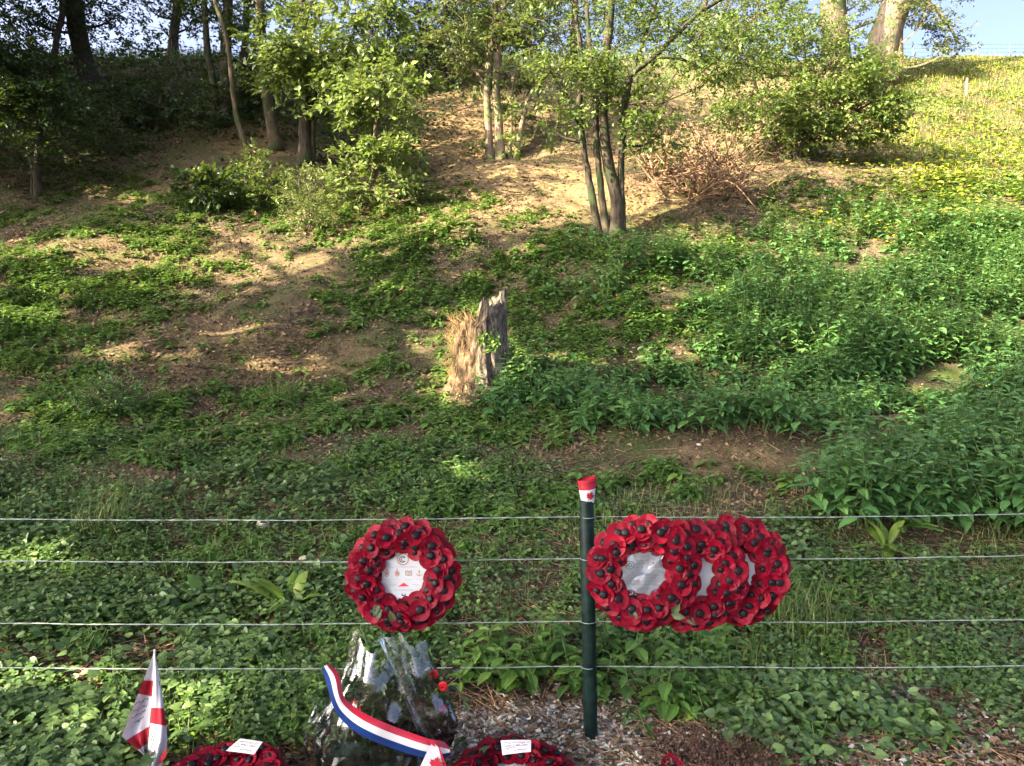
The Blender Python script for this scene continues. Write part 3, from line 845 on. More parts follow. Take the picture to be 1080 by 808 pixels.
def make_tree(name, label, cat, Y, stems, crown, leaf, bark, L0=.09, K=9, spray=.32, group=None, depth=.9, branches=(), filt=None, trunk_name='trunk', limbs=True, dens=2.3):
    """stems: lists of (u, v, width_px) at depth Y (last entry may rise above the frame);
       crown: list of (u, v, ru, rv, number of twigs[, depth offset])"""
    bp = W(stems[0][0][0], stems[0][0][1], Y)
    gz = float(height(bp.x, Y))
    root = empty(name, (bp.x, bp.y, gz), label, cat, group)
    org = np.array(root.location)
    paths = []

    def go(lst, nm, mat, j0):
        pts = []; rad = []
        for i, s in enumerate(lst):
            dy = s[3] if len(s) > 3 else 0
            p = W(s[0], s[1], Y + dy); pts.append(p); rad.append(s[2] * .5 * (Y + dy) / F_PX)
        if nm == trunk_name:
            pts[0] = Vector((pts[0].x, pts[0].y, min(pts[0].z, float(height(pts[0].x, pts[0].y))) - .12))
        Pp = smooth_path(pts); rr = np.interp(np.linspace(0, 1, len(Pp)), np.linspace(0, 1, len(rad)), rad)
        if nm == trunk_name:
            rr = rr * (1 + .55 * np.exp(-np.arange(len(rr)) / 1.6))
        Pp = Pp + RNG.normal(size=Pp.shape) * rr[:, None] * (.10 if rr[0] < .12 else .02)
        mb = MB(); V, F = tube(Pp, rr, (20 if rr[0] > .2 else 9) if rr[0] > .04 else 6, .22 if rr[0] < .12 else .10); mb.add(V, F)
        mb.build(nm, mat, root, True, org)
        paths.append((Pp, rr))
    for st in stems: go(st, trunk_name, bark, 0)
    for st in branches: go(st, 'branch', bark, 0)
    allp = np.concatenate([p for p, _ in paths]); allr = np.concatenate([r for _, r in paths])
    lm = MB(); tw = MB(); cm = MB()
    for b in crown:
        u, v, ru, rv, n = b[:5]; n = int(n * dens); dy = b[5] if len(b) > 5 else 0
        Yb = Y + dy
        c = np.array(W(u, v, Yb)); r = np.array([ru * Yb / F_PX, depth * (ru + rv) * .5 * Yb / F_PX, rv * Yb / F_PX])
        # leafy plates round the ends of the limbs, with gaps between them
        nb = max(3, n // 24)
        ed = sphere_dirs(nb); ends = c + ed * r * (rnd(nb, .25, 1.12) ** .7)[:, None]
        rc = .62 * float(np.mean(r)) * nb ** (-1 / 3) * 1.25
        idx = RNG.integers(0, nb, n)
        wts = RNG.random(nb) ** .6 + .15; idx = RNG.choice(nb, n, p=wts / wts.sum())
        C = ends[idx] + RNG.normal(size=(n, 3)) * np.array([rc, rc, rc * .5]) * rnd(nb, .6, 1.3)[idx][:, None]
        d = norm((C - c) / r)
        if filt is not None:
            keep = filt(C); C = C[keep]; d = d[keep]
        g = C[:, 2] > height(C[:, 0], C[:, 1]) + .05
        C = C[g]; d = d[g]; n = len(C)
        if n == 0: continue
        A = d * .9 + RNG.normal(size=(n, 3)) * .6; A[:, 2] *= .5; A[:, 2] -= .05
        if limbs:
            hi = allp[:, 2] < c[2] + .2
            cand = allp[hi] if hi.any() else allp; cr = allr[hi] if hi.any() else allr
            dist = np.linalg.norm(cand - c, axis=1) + 1.2 * np.maximum(0, cand[:, 2] - c[2] + r[2]); j = int(np.argmin(dist))
            s0 = cand[j]; r0 = min(cr[j] * .6, .05)
            mid = (s0 + c) / 2 + np.array([0, 0, -.12 * np.linalg.norm(c - s0)])
            V, F = tube(smooth_path([s0, mid, c], 4), np.linspace(max(r0, .012), .009, 9), 5, .2); lm.add(V, F)
            for e in ends:
                m1 = c + (e - c) * .5 + RNG.normal(size=3) * .1
                V, F = tube(smooth_path([c + (s0 - c) * rnd(1, 0, .4), m1, e], 3), np.linspace(.011, .004, 7), 4, .2); lm.add(V, F)
        sprays(cm, C, A, K, L0, spray, twig_mb=tw)
    for q_ in (lm, tw):
        if q_.n: cm.add(np.concatenate(q_.V), np.concatenate(q_.F), None, 1)
    cm.build('crown', [leaf, bark], root, False, org)
    return root


def off(P, margin=8):
    """true for points that stand outside the picture"""
    u, v = proj(P[:, 0], P[:, 1], P[:, 2])
    return (u < -margin) | (u > 1080 + margin) | (v < -margin) | (v > 820)


def above_filter(P):  # drops crown twigs that would block the wanted sun patches
    u, v = proj(P[:, 0], P[:, 1], P[:, 2])
    lit = sun_reaches(P)
    return np.where(v > -25, RNG.random(len(P)) > sun_reaches_things(P) * .85, RNG.random(len(P)) > lit * 1.1)


def Yat(u, v): return G(u, v).y


# what the sun reaches above the ground: crowns, stump, trunks
for (u_, v_, Y_, r_, s_) in [(350, 50, 15.7, 1.5, .97), (320, 40, 15.7, 1.1, .95), (400, 40, 15.7, 1.1, .95), (410, 125, 14.1, 1.0, .95), (400, 190, 14.0, .8, .9), (630, 100, 12.9, 1.5, .9), (600, 40, 12.9, 1.2, .9), (680, 60, 13, 1.1, .85),
                             (520, 140, 17.4, 1.0, .95), (850, 90, 16.2, 1.9, .5), (790, 70, 16.2, 1.5, .5), (910, 110, 16.0, 1.0, .6), (930, 50, 22.5, 1.6, 1), (980, 25, 21.8, 1.2, .95), (325, 215, 13.0, .8, .95), (275, 195, 14, .7, .8),
                             (30, 80, 14.5, .8, .35), (495, 368, 8.2, .42, 1), (740, 165, 14.8, .9, .8), (500, 50, 17.4, 1.1, .6), (885, 40, 21.5, 1.0, .6)]:
    LITP.append((np.array(W(u_, v_, Y_)), r_, s_))

# -- left wood
D = Yat
make_tree('tree', 'stout dark ivy clad tree trunk at the upper left, rising against the sky', 'tree', 21.0,
          [[(97, 98, 22), (90, 70, 19), (82, 35, 18), (78, 0, 17), (74, -70, 15), (70, -150, 10)]],
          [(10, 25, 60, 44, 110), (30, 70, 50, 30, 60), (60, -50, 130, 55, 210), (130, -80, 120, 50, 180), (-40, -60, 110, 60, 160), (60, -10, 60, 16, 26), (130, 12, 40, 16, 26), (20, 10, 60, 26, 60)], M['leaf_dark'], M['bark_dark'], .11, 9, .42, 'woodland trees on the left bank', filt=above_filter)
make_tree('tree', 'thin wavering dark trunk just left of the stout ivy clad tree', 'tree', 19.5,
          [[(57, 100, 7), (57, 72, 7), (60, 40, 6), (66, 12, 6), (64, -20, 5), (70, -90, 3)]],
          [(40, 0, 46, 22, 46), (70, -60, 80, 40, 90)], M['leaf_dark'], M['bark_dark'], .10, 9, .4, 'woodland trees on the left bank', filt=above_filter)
make_tree('tree', 'small leafy tree at the left edge with a slim pale stem and sunlit leaves', 'tree', Yat(40, 206),
          [[(40, 206, 8), (39, 175, 7), (42, 140, 6), (40, 95, 5), (30, 40, 3)], [(33, 200, 3), (35, 175, 2.5), (41, 150, 2)]],
          [(20, 120, 46, 32, 120), (45, 95, 40, 26, 80), (10, 55, 40, 30, 90), (-40, 110, 60, 60, 110), (64, 128, 26, 18, 40), (-20, 40, 50, 40, 80), (20, 165, 40, 14, 24)], M['leaf_dark'], M['bark_dark'], .085, 9, .3, 'woodland trees on the left bank', filt=above_filter)  # leaf tone picked dark so the tree looks shaded
make_tree('tree', 'dark trunk standing beyond the crest between the two sky gaps on the left', 'tree', 25.2,
          [[(185, 66, 9), (184, 40, 8), (187, 15, 8), (192, -20, 7), (200, -100, 5)]],
          [(190, -30, 90, 34, 120), (150, 4, 34, 16, 22), (205, 22, 30, 14, 18), (170, 30, 34, 10, 14), (120, 40, 30, 12, 14)], M['leaf_dark'], M['bark_dark'], .10, 8, .4, 'woodland trees on the left bank', filt=above_filter)
make_tree('tree', 'slender pale sapling leaning right across the dark undergrowth', 'tree', Yat(164, 140),
          [[(164, 141, 4.5), (168, 110, 4), (174, 75, 3.4), (180, 35, 3), (184, 0, 2.4), (190, -40, 2)]],
          [(150, 95, 40, 20, 30), (185, 20, 30, 20, 22), (190, -40, 40, 20, 40)], M['leaf_dark'], M['bark'], .09, 8, .3, 'woodland trees on the left bank', filt=above_filter)
make_tree('tree', 'dark tree of three close stems rising from the earth hump on the left', 'tree', Yat(236, 128),
          [[(240, 130, 13), (238, 95, 11), (238, 55, 11), (240, 20, 10), (242, -30, 9), (250, -120, 6)], [(230, 132, 8), (226, 95, 7), (219, 55, 7), (216, 15, 6), (212, -40, 5), (200, -110, 4)],
           [(246, 131, 7), (252, 90, 6), (258, 50, 7), (260, 10, 6), (262, -40, 5)]],
          [(220, -40, 110, 34, 200), (270, -70, 110, 40, 180), (160, -60, 90, 40, 130), (235, 5, 60, 16, 40), (270, 75, 40, 26, 50), (190, 85, 50, 24, 50), (120, 90, 50, 22, 40), (200, 110, 60, 20, 40), (275, 40, 30, 30, 40)], M['leaf_dark'], M['bark_dark'], .10, 9, .4, 'woodland trees on the left bank', filt=above_filter)
make_tree('tree', 'thin bare stem curving down to the right onto the sandy hump', 'tree', Yat(264, 168),
          [[(265, 168, 6), (256, 145, 6), (248, 115, 5.4), (243, 70, 5), (236, 30, 4.5), (226, 0, 4), (215, -40, 3)]],
          [(215, -45, 60, 26, 70)], M['leaf_mid'], M['bark'], .09, 8, .3, 'woodland trees on the left bank', filt=above_filter)
make_tree('tree', 'brown slanting trunk between the sandy hump and the pale leafed tree', 'tree', Yat(289, 155),
          [[(292, 156, 12), (285, 125, 11), (280, 90, 11), (276, 50, 10), (274, 0, 9), (268, -60, 7), (262, -130, 4)]],
          [(275, -60, 110, 40, 200), (330, -80, 90, 40, 130)], M['leaf_dark'], M['bark'], .10, 9, .4, 'woodland trees on the left bank', filt=above_filter)
make_tree('tree', 'straight dark trunk half hidden under pale sunlit leaves', 'tree', Yat(323, 170),
          [[(323, 171, 15), (322, 140, 13), (322, 100, 13), (321, 60, 11), (318, 20, 10), (316, -50, 7)], [(330, 165, 6), (330, 130, 5), (332, 90, 5), (336, 50, 4)]],
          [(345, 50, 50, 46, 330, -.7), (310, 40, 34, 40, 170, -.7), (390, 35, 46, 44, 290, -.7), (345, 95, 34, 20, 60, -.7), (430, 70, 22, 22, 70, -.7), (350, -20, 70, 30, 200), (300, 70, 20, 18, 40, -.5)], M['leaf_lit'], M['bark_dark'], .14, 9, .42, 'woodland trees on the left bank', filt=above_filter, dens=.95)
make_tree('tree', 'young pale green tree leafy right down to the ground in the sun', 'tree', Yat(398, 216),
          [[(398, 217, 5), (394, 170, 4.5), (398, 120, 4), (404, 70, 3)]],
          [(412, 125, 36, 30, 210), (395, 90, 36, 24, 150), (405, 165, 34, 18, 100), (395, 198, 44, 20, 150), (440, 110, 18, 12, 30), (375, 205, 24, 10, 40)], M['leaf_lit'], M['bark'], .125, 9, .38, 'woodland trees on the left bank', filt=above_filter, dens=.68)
make_tree('tree', 'dark leaved tree filling the shade behind the young pale tree', 'tree', 22.0,
          [[(470, 100, 9), (466, 60, 8), (470, 20, 7), (476, -60, 5)], [(452, 105, 6), (448, 60, 5), (440, 10, 4)]],
          [(450, 20, 60, 40, 210), (475, 70, 30, 34, 70), (420, -20, 90, 40, 170), (400, 90, 70, 30, 80), (520, 0, 60, 26, 100), (430, 60, 30, 30, 70)], M['leaf_dark'], M['bark_dark'], .10, 9, .36, 'trees along the crest', filt=above_filter)

# -- middle
make_tree('tree', 'clump of tan trunks lit from the left on the bare sandy slope', 'tree', Yat(525, 168),
          [[(517, 172, 10), (515, 130, 8), (514, 95, 8), (518, 50, 7), (524, 0, 6), (530, -70, 4)], [(528, 170, 11), (526, 130, 9), (523, 90, 9), (527, 45, 8), (532, 0, 7), (545, -80, 5)],
           [(538, 170, 4), (539, 130, 3.6), (541, 80, 3)], [(543, 170, 6), (550, 132, 5), (562, 95, 4.5), (585, 72, 3.5)]],
          [(490, 25, 36, 30, 130), (545, 20, 40, 30, 120), (500, 70, 22, 22, 36), (560, 70, 24, 22, 40), (520, -45, 100, 34, 240), (546, 110, 20, 14, 18), (478, 55, 20, 20, 30), (520, 160, 26, 8, 18)], M['leaf_olive'], M['bark_pale'], .09, 9, .34, filt=above_filter)
make_tree('tree', 'multi stemmed tree in the middle of the bank with a long branch arching right', 'tree', Yat(640, 246),
          [[(650, 244, 15), (650, 210, 13), (642, 175, 12), (636, 130, 11), (638, 70, 10), (643, 20, 9), (648, -60, 7)],
           [(632, 248, 8), (625, 210, 7.5), (616, 160, 7), (611, 115, 6), (613, 60, 5), (606, 10, 4)],
           [(640, 246, 8), (634, 200, 7), (629, 150, 6.5), (627, 100, 6), (622, 50, 5), (618, 0, 4)],
           [(656, 240, 8), (655, 190, 7), (657, 130, 6.5), (662, 90, 6)]],
          [(640, 50, 60, 44, 130, -.3), (596, 95, 46, 34, 90, -.4), (665, 115, 48, 34, 90, -.4), (590, 40, 56, 40, 110), (690, 70, 50, 34, 60), (700, 140, 30, 22, 26, .5), (730, 40, 50, 30, 70), (570, 125, 32, 22, 34), (650, -30, 110, 34, 220), (710, 100, 36, 28, 50), (770, 45, 44, 28, 46), (600, 10, 60, 16, 60), (700, 10, 70, 16, 70)],
          M['leaf_mid'], M['bark_dark'], .078, 9, .32, filt=above_filter, dens=1.35,
          branches=[[(657, 130, 6.5), (660, 92, 6), (672, 74, 6), (690, 60, 5.5), (712, 38, 5), (740, 12, 4.5), (770, -6, 4)], [(656, 150, 5), (664, 90, 4), (680, 40, 3.5), (695, -5, 3)], [(690, 60, 4), (715, 62, 3.4), (738, 72, 3), (752, 86, 2)]])
make_tree('tree', 'slim pale trunk behind the multi stemmed tree, seen through its leaves', 'tree', 18.5,
          [[(606, 150, 9), (605, 110, 8), (605, 60, 8), (606, 20, 7), (608, -50, 5)]], [(600, 20, 50, 30, 80), (580, 55, 30, 20, 30), (600, -40, 90, 34, 140)], M['leaf_olive'], M['bark_pale'], .08, 8, .32, 'trees along the crest', filt=above_filter)

# -- right
make_tree('shrub', 'wide dark green thicket with many thin stems below the two big trunks', 'shrub', Yat(832, 168),
          [[(833, 170, 5), (832, 140, 4), (838, 100, 3), (850, 60, 2)], [(840, 172, 5), (850, 140, 4), (870, 100, 3), (880, 70, 2)], [(826, 170, 4), (815, 140, 3), (800, 100, 3), (790, 60, 2)],
           [(846, 170, 4), (868, 150, 3.4), (900, 120, 3), (925, 105, 2)], [(838, 171, 4), (842, 120, 3), (845, 70, 2)]],
          [(850, 110, 56, 34, 330), (900, 115, 46, 30, 230), (800, 95, 44, 36, 170), (850, 60, 50, 32, 160), (930, 105, 24, 16, 60), (780, 60, 40, 30, 90), (830, 145, 40, 14, 90), (880, 80, 40, 24, 140), (770, 110, 30, 26, 50), (820, 30, 40, 24, 60), (870, 135, 40, 12, 70)],
          M['leaf_mid'], M['bark'], .09, 9, .38, filt=above_filter, trunk_name='stem', dens=1.5)
make_tree('tree', 'big pale barked trunk leaning right, sunlit, on the upper right crest', 'tree', 22.5,
          [[(922, 88, 36), (926, 70, 33), (933, 40, 31), (943, 10, 29), (955, -30, 27), (975, -110, 20)]],
          [(975, 25, 26, 20, 60, -.6), (1000, 40, 16, 12, 26, -.6), (970, -20, 70, 26, 130), (940, -70, 120, 40, 240), (925, 60, 16, 22, 26, -.8), (985, 5, 30, 12, 40, -.6), (1008, 52, 8, 7, 10, -.6)], M['leaf_olive'], M['bark_pale'], .085, 8, .3, filt=above_filter,
          branches=[[(945, 5, 6), (965, -6, 5), (985, 8, 4), (1000, 25, 3), (1010, 45, 2)], [(938, 18, 4), (915, 24, 3.4), (890, 36, 3), (878, 44, 2.4)]])
make_tree('tree', 'big ivy grown trunk standing upright behind the dark thicket', 'tree', 21.5,
          [[(884, 90, 30), (882, 60, 27), (880, 30, 26), (878, 0, 25), (872, -60, 22), (868, -130, 15)]],
          [(870, -70, 130, 40, 260), (830, 10, 46, 22, 90), (890, 30, 22, 36, 50, -.6), (866, 30, 22, 36, 50, -.6), (800, 0, 50, 20, 70), (780, 25, 30, 18, 40), (915, -5, 30, 14, 34)], M['leaf_olive'], M['bark'], .085, 8, .34, filt=above_filter,
          branches=[[(876, -10, 6), (845, -8, 5), (810, 10, 4), (780, 30, 2.6)]])
make_tree('tree', 'thin grey trunk just right of the big leaning trunk', 'tree', 25.0,
          [[(950, 66, 7), (949, 45, 6), (951, 15, 6), (956, -40, 4)]], [(960, -40, 50, 20, 60)], M['leaf_olive'], M['bark'], .085, 8, .34, 'trees along the crest', filt=above_filter)
make_tree('tree', 'thin leaved tree on the crest showing sky through its twigs', 'tree', 26.0,
          [[(735, 72, 7), (738, 40, 6), (744, 0, 5), (750, -60, 4)], [(745, 72, 5), (756, 40, 4), (768, 0, 3)]],
          [(730, 35, 40, 24, 46), (780, 40, 36, 24, 42), (750, -10, 70, 20, 80), (700, 20, 30, 20, 30), (820, 45, 30, 20, 40)], M['leaf_olive'], M['bark_dark'], .09, 8, .38, 'trees along the crest', filt=above_filter)
make_tree('tree', 'dim tree on the crest behind the clump of tan trunks', 'tree', 26.5,
          [[(560, 75, 7), (558, 40, 6), (555, 0, 5), (550, -60, 4)], [(480, 78, 6), (484, 40, 5), (490, 0, 4)]],
          [(700, 25, 60, 26, 80), (760, 30, 50, 26, 70), (540, 40, 50, 30, 120), (490, 40, 40, 30, 100), (580, 45, 36, 26, 70), (660, 50, 40, 24, 60), (520, -20, 110, 26, 200), (440, 50, 40, 26, 100), (630, 10, 50, 24, 70)], M['leaf_dark'], M['bark_dark'], .095, 9, .4, 'trees along the crest', filt=above_filter)


# -- small shrubs and plants standing on the bank
def make_shrub(name, label, cat, u, v, ru, rv, n, leaf, L0=.07, stems=5, spray=.2, wr=.55):
    Y = Yat(u, v); b = W(u, v, Y); s = Y / F_PX
    root = empty(name, (b.x, b.y, float(height(b.x, b.y))), label, cat); org = np.array(root.location)
    st = MB(); cm = MB(); tw = MB()
    for i in range(stems):
        a = rnd(1, 0, 6.283)[0]; e = org + np.array([math.cos(a) * ru * s * .6, math.sin(a) * ru * s * .5, rv * s * rnd(1, 1.0, 1.7)[0]])
        V, F = tube(smooth_path([org - (0, 0, .05), org * .55 + e * .45 + RNG.normal(size=3) * .05, e], 3), np.linspace(.012, .004, 7), 4, .2); st.add(V, F)
    C, d = in_ellipsoid(n, org + (0, 0, rv * s * .8), (ru * s, ru * s * .8, rv * s), .6)
    g = C[:, 2] > height(C[:, 0], C[:, 1]) + .03; C = C[g]; d = d[g]
    A = d + RNG.normal(size=d.shape) * .5 + np.array([0, 0, .35])
    sprays(cm, C, A, 9, L0, spray, twig_mb=tw, wr=wr)
    cm.add(np.concatenate(st.V), np.concatenate(st.F), None, 1); cm.add(np.concatenate(tw.V), np.concatenate(tw.F), None, 1); cm.build('foliage', [leaf, M['bark']], root, False, org)
    return root


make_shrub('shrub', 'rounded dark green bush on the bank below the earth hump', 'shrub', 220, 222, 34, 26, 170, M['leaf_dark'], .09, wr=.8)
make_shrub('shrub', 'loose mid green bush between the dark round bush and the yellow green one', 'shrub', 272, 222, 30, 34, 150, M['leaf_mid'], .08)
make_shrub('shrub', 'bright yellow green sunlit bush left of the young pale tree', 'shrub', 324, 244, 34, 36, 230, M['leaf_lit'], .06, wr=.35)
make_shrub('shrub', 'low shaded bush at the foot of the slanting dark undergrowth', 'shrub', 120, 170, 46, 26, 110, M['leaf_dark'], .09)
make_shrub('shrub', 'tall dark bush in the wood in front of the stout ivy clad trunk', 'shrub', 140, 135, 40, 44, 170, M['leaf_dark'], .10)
make_shrub('leafy_plant', 'bushy blue green feathery plant on the left of the bank', 'plant', 116, 438, 34, 20, 130, M['nettle'], .06, spray=.16, wr=.3)
make_shrub('shrub', 'low green bush beside the foot of the dry branch heap', 'shrub', 690, 190, 30, 26, 90, M['leaf_mid'], .07)


def rosette(name, label, u, v, n, L, mat, wr=.24, spread=.55, cat='plant'):
    b = G(u, v); org = np.array(b)
    az = rnd(n, 0, 6.283); el = rnd(n, 1.5 - spread * 2, 1.45)
    mb = MB()
    for i in range(n):
        l = L * rnd(1, .7, 1.15)[0]; d = np.array([math.cos(az[i]) * math.cos(el[i]), math.sin(az[i]) * math.cos(el[i]), math.sin(el[i])])
        m = 7; P = np.array([org + d * l * t + np.array([math.cos(az[i]), math.sin(az[i]), 0]) * l * .35 * t * t - np.array([0, 0, .28 * l * t ** 3]) for t in np.linspace(0, 1, m)])
        S = np.array([-math.sin(az[i]), math.cos(az[i]), 0]); wd = np.array([.12, .35, .75, 1, .9, .6, .05]) * l * wr * .5
        up = norm(np.cross(S, d)) * .15 * l * wr
        V = np.concatenate([P - S * wd[:, None] + up, P, P + S * wd[:, None] + up])
        F = [(a * m + i_, a * m + i_ + 1, (a + 1) * m + i_ + 1, (a + 1) * m + i_) for a in range(2) for i_ in range(m - 1)]
        mb.add(V, F, np.full(len(V), rnd(1, .1, 1)[0]))
    o = mb.build(name, mat, None, True, org); tag(o, label, cat)
    return o


rosette('dock_plant', 'upright rosette of long pale green leaves behind the wires, right of the small flag', 308, 644, 11, .30, M['dock'], .26, .45)
rosette('dock_plant', 'low broad leaved green rosette by the left edge between the middle wires', 215, 700 - 60, 8, .22, M['weed'], .35, .6)
rosette('dock_plant', 'bright green leafy rosette on the trodden earth right of the last hung wreath', 935, 580, 9, .26, M['dock'], .25, .6)
rosette('dock_plant', 'green rosette low on the earth under the topmost wire at the right', 945, 600 - 42, 8, .24, M['weed'], .28, .5)
rosette('dock_plant', 'small bright rosette lowest in front of the lowest wire at the right', 846, 668, 7, .16, M['dock'], .4, .7)
for (u_, v_, n_, lb) in [(850, 668, 120, 'tuft of long green grass right below the last hung wreath'), (110, 560, 150, 'soft tuft of long grass at the left just above the topmost wire'), (300, 421, 120, 'fresh green tuft of grass on the bare earth left of the stump')]:
    g = G(u_, v_); m_ = n_
    gx = g.x + np.clip(RNG.normal(size=m_), -1.7, 1.7) * .09; gy = g.y + np.clip(RNG.normal(size=m_), -1.7, 1.7) * .07
    o = grass(gx, gy, height(gx, gy), rnd(m_, .10, .28), .004, M['lawn'], 'grass_tuft', lb, 'grass tuft', 1.0, kind=None)


# -- heap of dry branches
def branch_heap():
    b = G(738, 200); org = np.array(b); s = b.y / F_PX
    root = empty('branch_heap', b, 'heap of dry brown branches and dead leaves left of the dark thicket', 'branches')
    mb = MB()
    for i in range(170):
        a = org + np.array([rnd(1, -50, 46)[0] * s, rnd(1, -.7, .7)[0], 0]); a[2] = height(a[0], a[1]) + rnd(1, 0, .5)[0]
        dr = norm(np.array([RNG.normal(), RNG.normal() * .6, abs(RNG.normal()) * .6])); L = rnd(1, .5, 1.5)[0]
        m = a + dr * L * .5 + RNG.normal(size=3) * .13; e = a + dr * L + np.array([0, 0, -.35 * L * rnd(1)[0]]) + RNG.normal(size=3) * .1
        V, F = tube(smooth_path([a, m, e], 4), np.linspace(rnd(1, .008, .022)[0], .004, 9), 5, .2); mb.add(V, F)
    mb.build('branches', M['twig'], root, True, org)
    C, d = in_ellipsoid(260, org + (0, 0, .5), (52 * s, .7, 42 * s), .6); lm = MB()
    sprays(lm, C, d + (0, 0, -.5), 6, .07, .2)
    lm.build('dead_leaves', M['litter'], root, False, org)


branch_heap()

# -- stump
def stump():
    b = G(505, 407); Y = b.y; s = Y / F_PX; org = np.array(b)
    root = empty('tree_stump', b, 'old broken tree stump with hollow grey right side and sunlit tan left side', 'tree stump')
    nA, nH = 72, 26
    th = np.arange(nA) * 2 * math.pi / nA
    R0 = 28 * s
    topz = 68 * s + 6 * s * np.sin(th * 3 + .5) + 4 * s * np.sin(th * 8) + rnd(nA, -3.5, 3.5) * s
    topz += 25 * s * np.clip((np.cos(th) + .12) / .3, 0, 1)
    topz -= 5 * s * np.exp(-((np.angle(np.exp(1j * (th + 1.25)))) / .35) ** 2)
    rows = []
    groove = .09 * np.sin(th * 5 + 1) + .06 * np.sin(th * 11 + 2) + .03 * RNG.normal(size=nA)
    split = -.30 * np.exp(-((np.angle(np.exp(1j * (th + 1.15)))) / .12) ** 2) - .22 * np.exp(-((np.angle(np.exp(1j * (th + 2.25)))) / .14) ** 2)
    for i in range(nH + 1):
        f = i / nH
        flare = .42 * math.exp(-f * 5) * (1 + .8 * np.cos(th * 5 + .6) * .6)
        r = R0 * (1 + flare + groove * (.5 + .6 * (1 - f)) + split * (.3 + .7 * math.sin(math.pi * min(1, f * 1.1)))) * (1 - .10 * f)
        r = r * (1 + .16 * (fbm(np.cos(th) * 2.2 + f * 3.1 + 5, np.sin(th) * 2.2 + f * 2.3 + 9) - .5) + .22 * (fbm(np.cos(th) * 6 + 40, np.sin(th) * 6 + f * 7) - .5))
        rows.append(np.stack([org[0] + r * np.cos(th) + .02 * f, org[1] + r * np.sin(th) * .85, org[2] - .10 + (topz + .10) * f], -1))
    for f in (.86, .6, .35):   # the rim turns in and falls into the hollow
        k = {.86: .9, .6: .70, .35: .55}[f]
        rows.append(np.stack([org[0] + R0 * k * (1 + groove) * np.cos(th) * .9, org[1] + R0 * k * np.sin(th) * .8, org[2] + topz * (f + .10 * (f > .8)) + rnd(nA, -.02, .02)], -1))
    V = np.concatenate(rows + [np.array([[org[0], org[1], org[2] + 20 * s]])]); n = len(rows)
    F = [(i * nA + j, i * nA + (j + 1) % nA, (i + 1) * nA + (j + 1) % nA, (i + 1) * nA + j) for i in range(n - 1) for j in range(nA)]
    mb = MB(); mb.add(V, F)
    mb.F.append(np.array([((n - 1) * nA + j, (n - 1) * nA + (j + 1) % nA, n * nA) for j in range(nA)])); mb.I.append(np.zeros(nA, np.int32))
    mb.build('trunk', M['stump'], root, True, org)
    # dry grass hanging on the left side and standing on the rim
    A = []; B = []
    for i in range(230):
        a = rnd(1, 2.5, 4.3)[0]; z0 = rnd(1, 0, 70)[0] * s; r = R0 * 1.03
        p = org + np.array([r * math.cos(a) + .01, r * .85 * math.sin(a), z0])
        e = p + np.array([math.cos(a) * .05 + RNG.normal() * .05, math.sin(a) * .05 - .01, rnd(1, -.16, .13)[0]])
        A.append(p); B.append(e)
    for i in range(70):
        a = rnd(1, 1.8, 4.9)[0]; r = R0 * rnd(1, .4, 1.0)[0]
        p = org + np.array([r * math.cos(a), r * .85 * math.sin(a), 62 * s]); e = p + np.array([RNG.normal() * .10, RNG.normal() * .06, rnd(1, .03, .22)[0]])
        A.append(p); B.append(e)
    V, F = sticks(np.array(A), np.array(B), .0026, .0012); mb = MB(); mb.add(V, F, rep(rnd(len(A)), 6)); mb.build('dry_grass', M['straw'], root, False, org)
    # a few green leaves growing in the split
    m = 34; C = org + np.stack([rnd(m, .02, .22), np.full(m, -R0 * .86), rnd(m, .40, .56)], -1); lm = MB()
    sprays(lm, C, RNG.normal(size=(m, 3)) + (0, -.6, .4), 4, .05, .07); lm.build('green_shoots', M['weed'], root, False, org)['kind'] = 'stuff'


stump()


# stones and the bare stake
def rock(name, label, p, r, mat, cat='stone', sq=(1, 1, .6)):
    bm = bmesh.new(); bmesh.ops.create_icosphere(bm, subdivisions=3, radius=1)
    for v_ in bm.verts:
        k = 1 + .35 * (vnoise(v_.co.x * 1.7 + p[0] * 9, v_.co.y * 1.7 + v_.co.z * 1.3) - .5) + .2 * (vnoise(v_.co.x * 4, v_.co.z * 4 + v_.co.y * 3) - .5)
        v_.co = Vector((v_.co.x * sq[0], v_.co.y * sq[1], v_.co.z * sq[2])) * float(k) * r
    me = bpy.data.meshes.new(name); bm.to_mesh(me); bm.free(); me.materials.append(mat)
    o = link(name, me); o.location = p; o.rotation_euler = (rnd(1, -.3, .3)[0], .2, rnd(1, 0, 3)[0]); return tag(o, label, cat)


rock('stone', 'pale yellowish stone just under the topmost wire, left of the single wreath', G(277, 556) + Vector((0, 0, .02)), .058, M['stone'], sq=(1, .7, .5))
rock('stone', 'small round tan stone above the upright green rosette', G(321, 591) + Vector((0, 0, .01)), .030, M['stone'])
rock('stone', 'small pale stone on the bare lip of earth left of the nettles', G(737, 470) + Vector((0, 0, .01)), .022, M['stone'])
rock('stone', 'white chalk bit beside the dead brown plant at the bottom', G(790, 790) + Vector((0, 0, .008)), .013, M['paper'])

b = G(1019, 101); mb = MB(); V, F = tube([b - Vector((0, 0, .15)), b + Vector((0, 0, .22)), b + Vector((.01, 0, .46))], [.03, .028, .024], 6, .15); mb.add(V, F)
tag(mb.build('wooden_stake', M['stake'], None, False, np.array(b)), 'short bare wooden stake in the sunlit slope at upper right', 'stake')


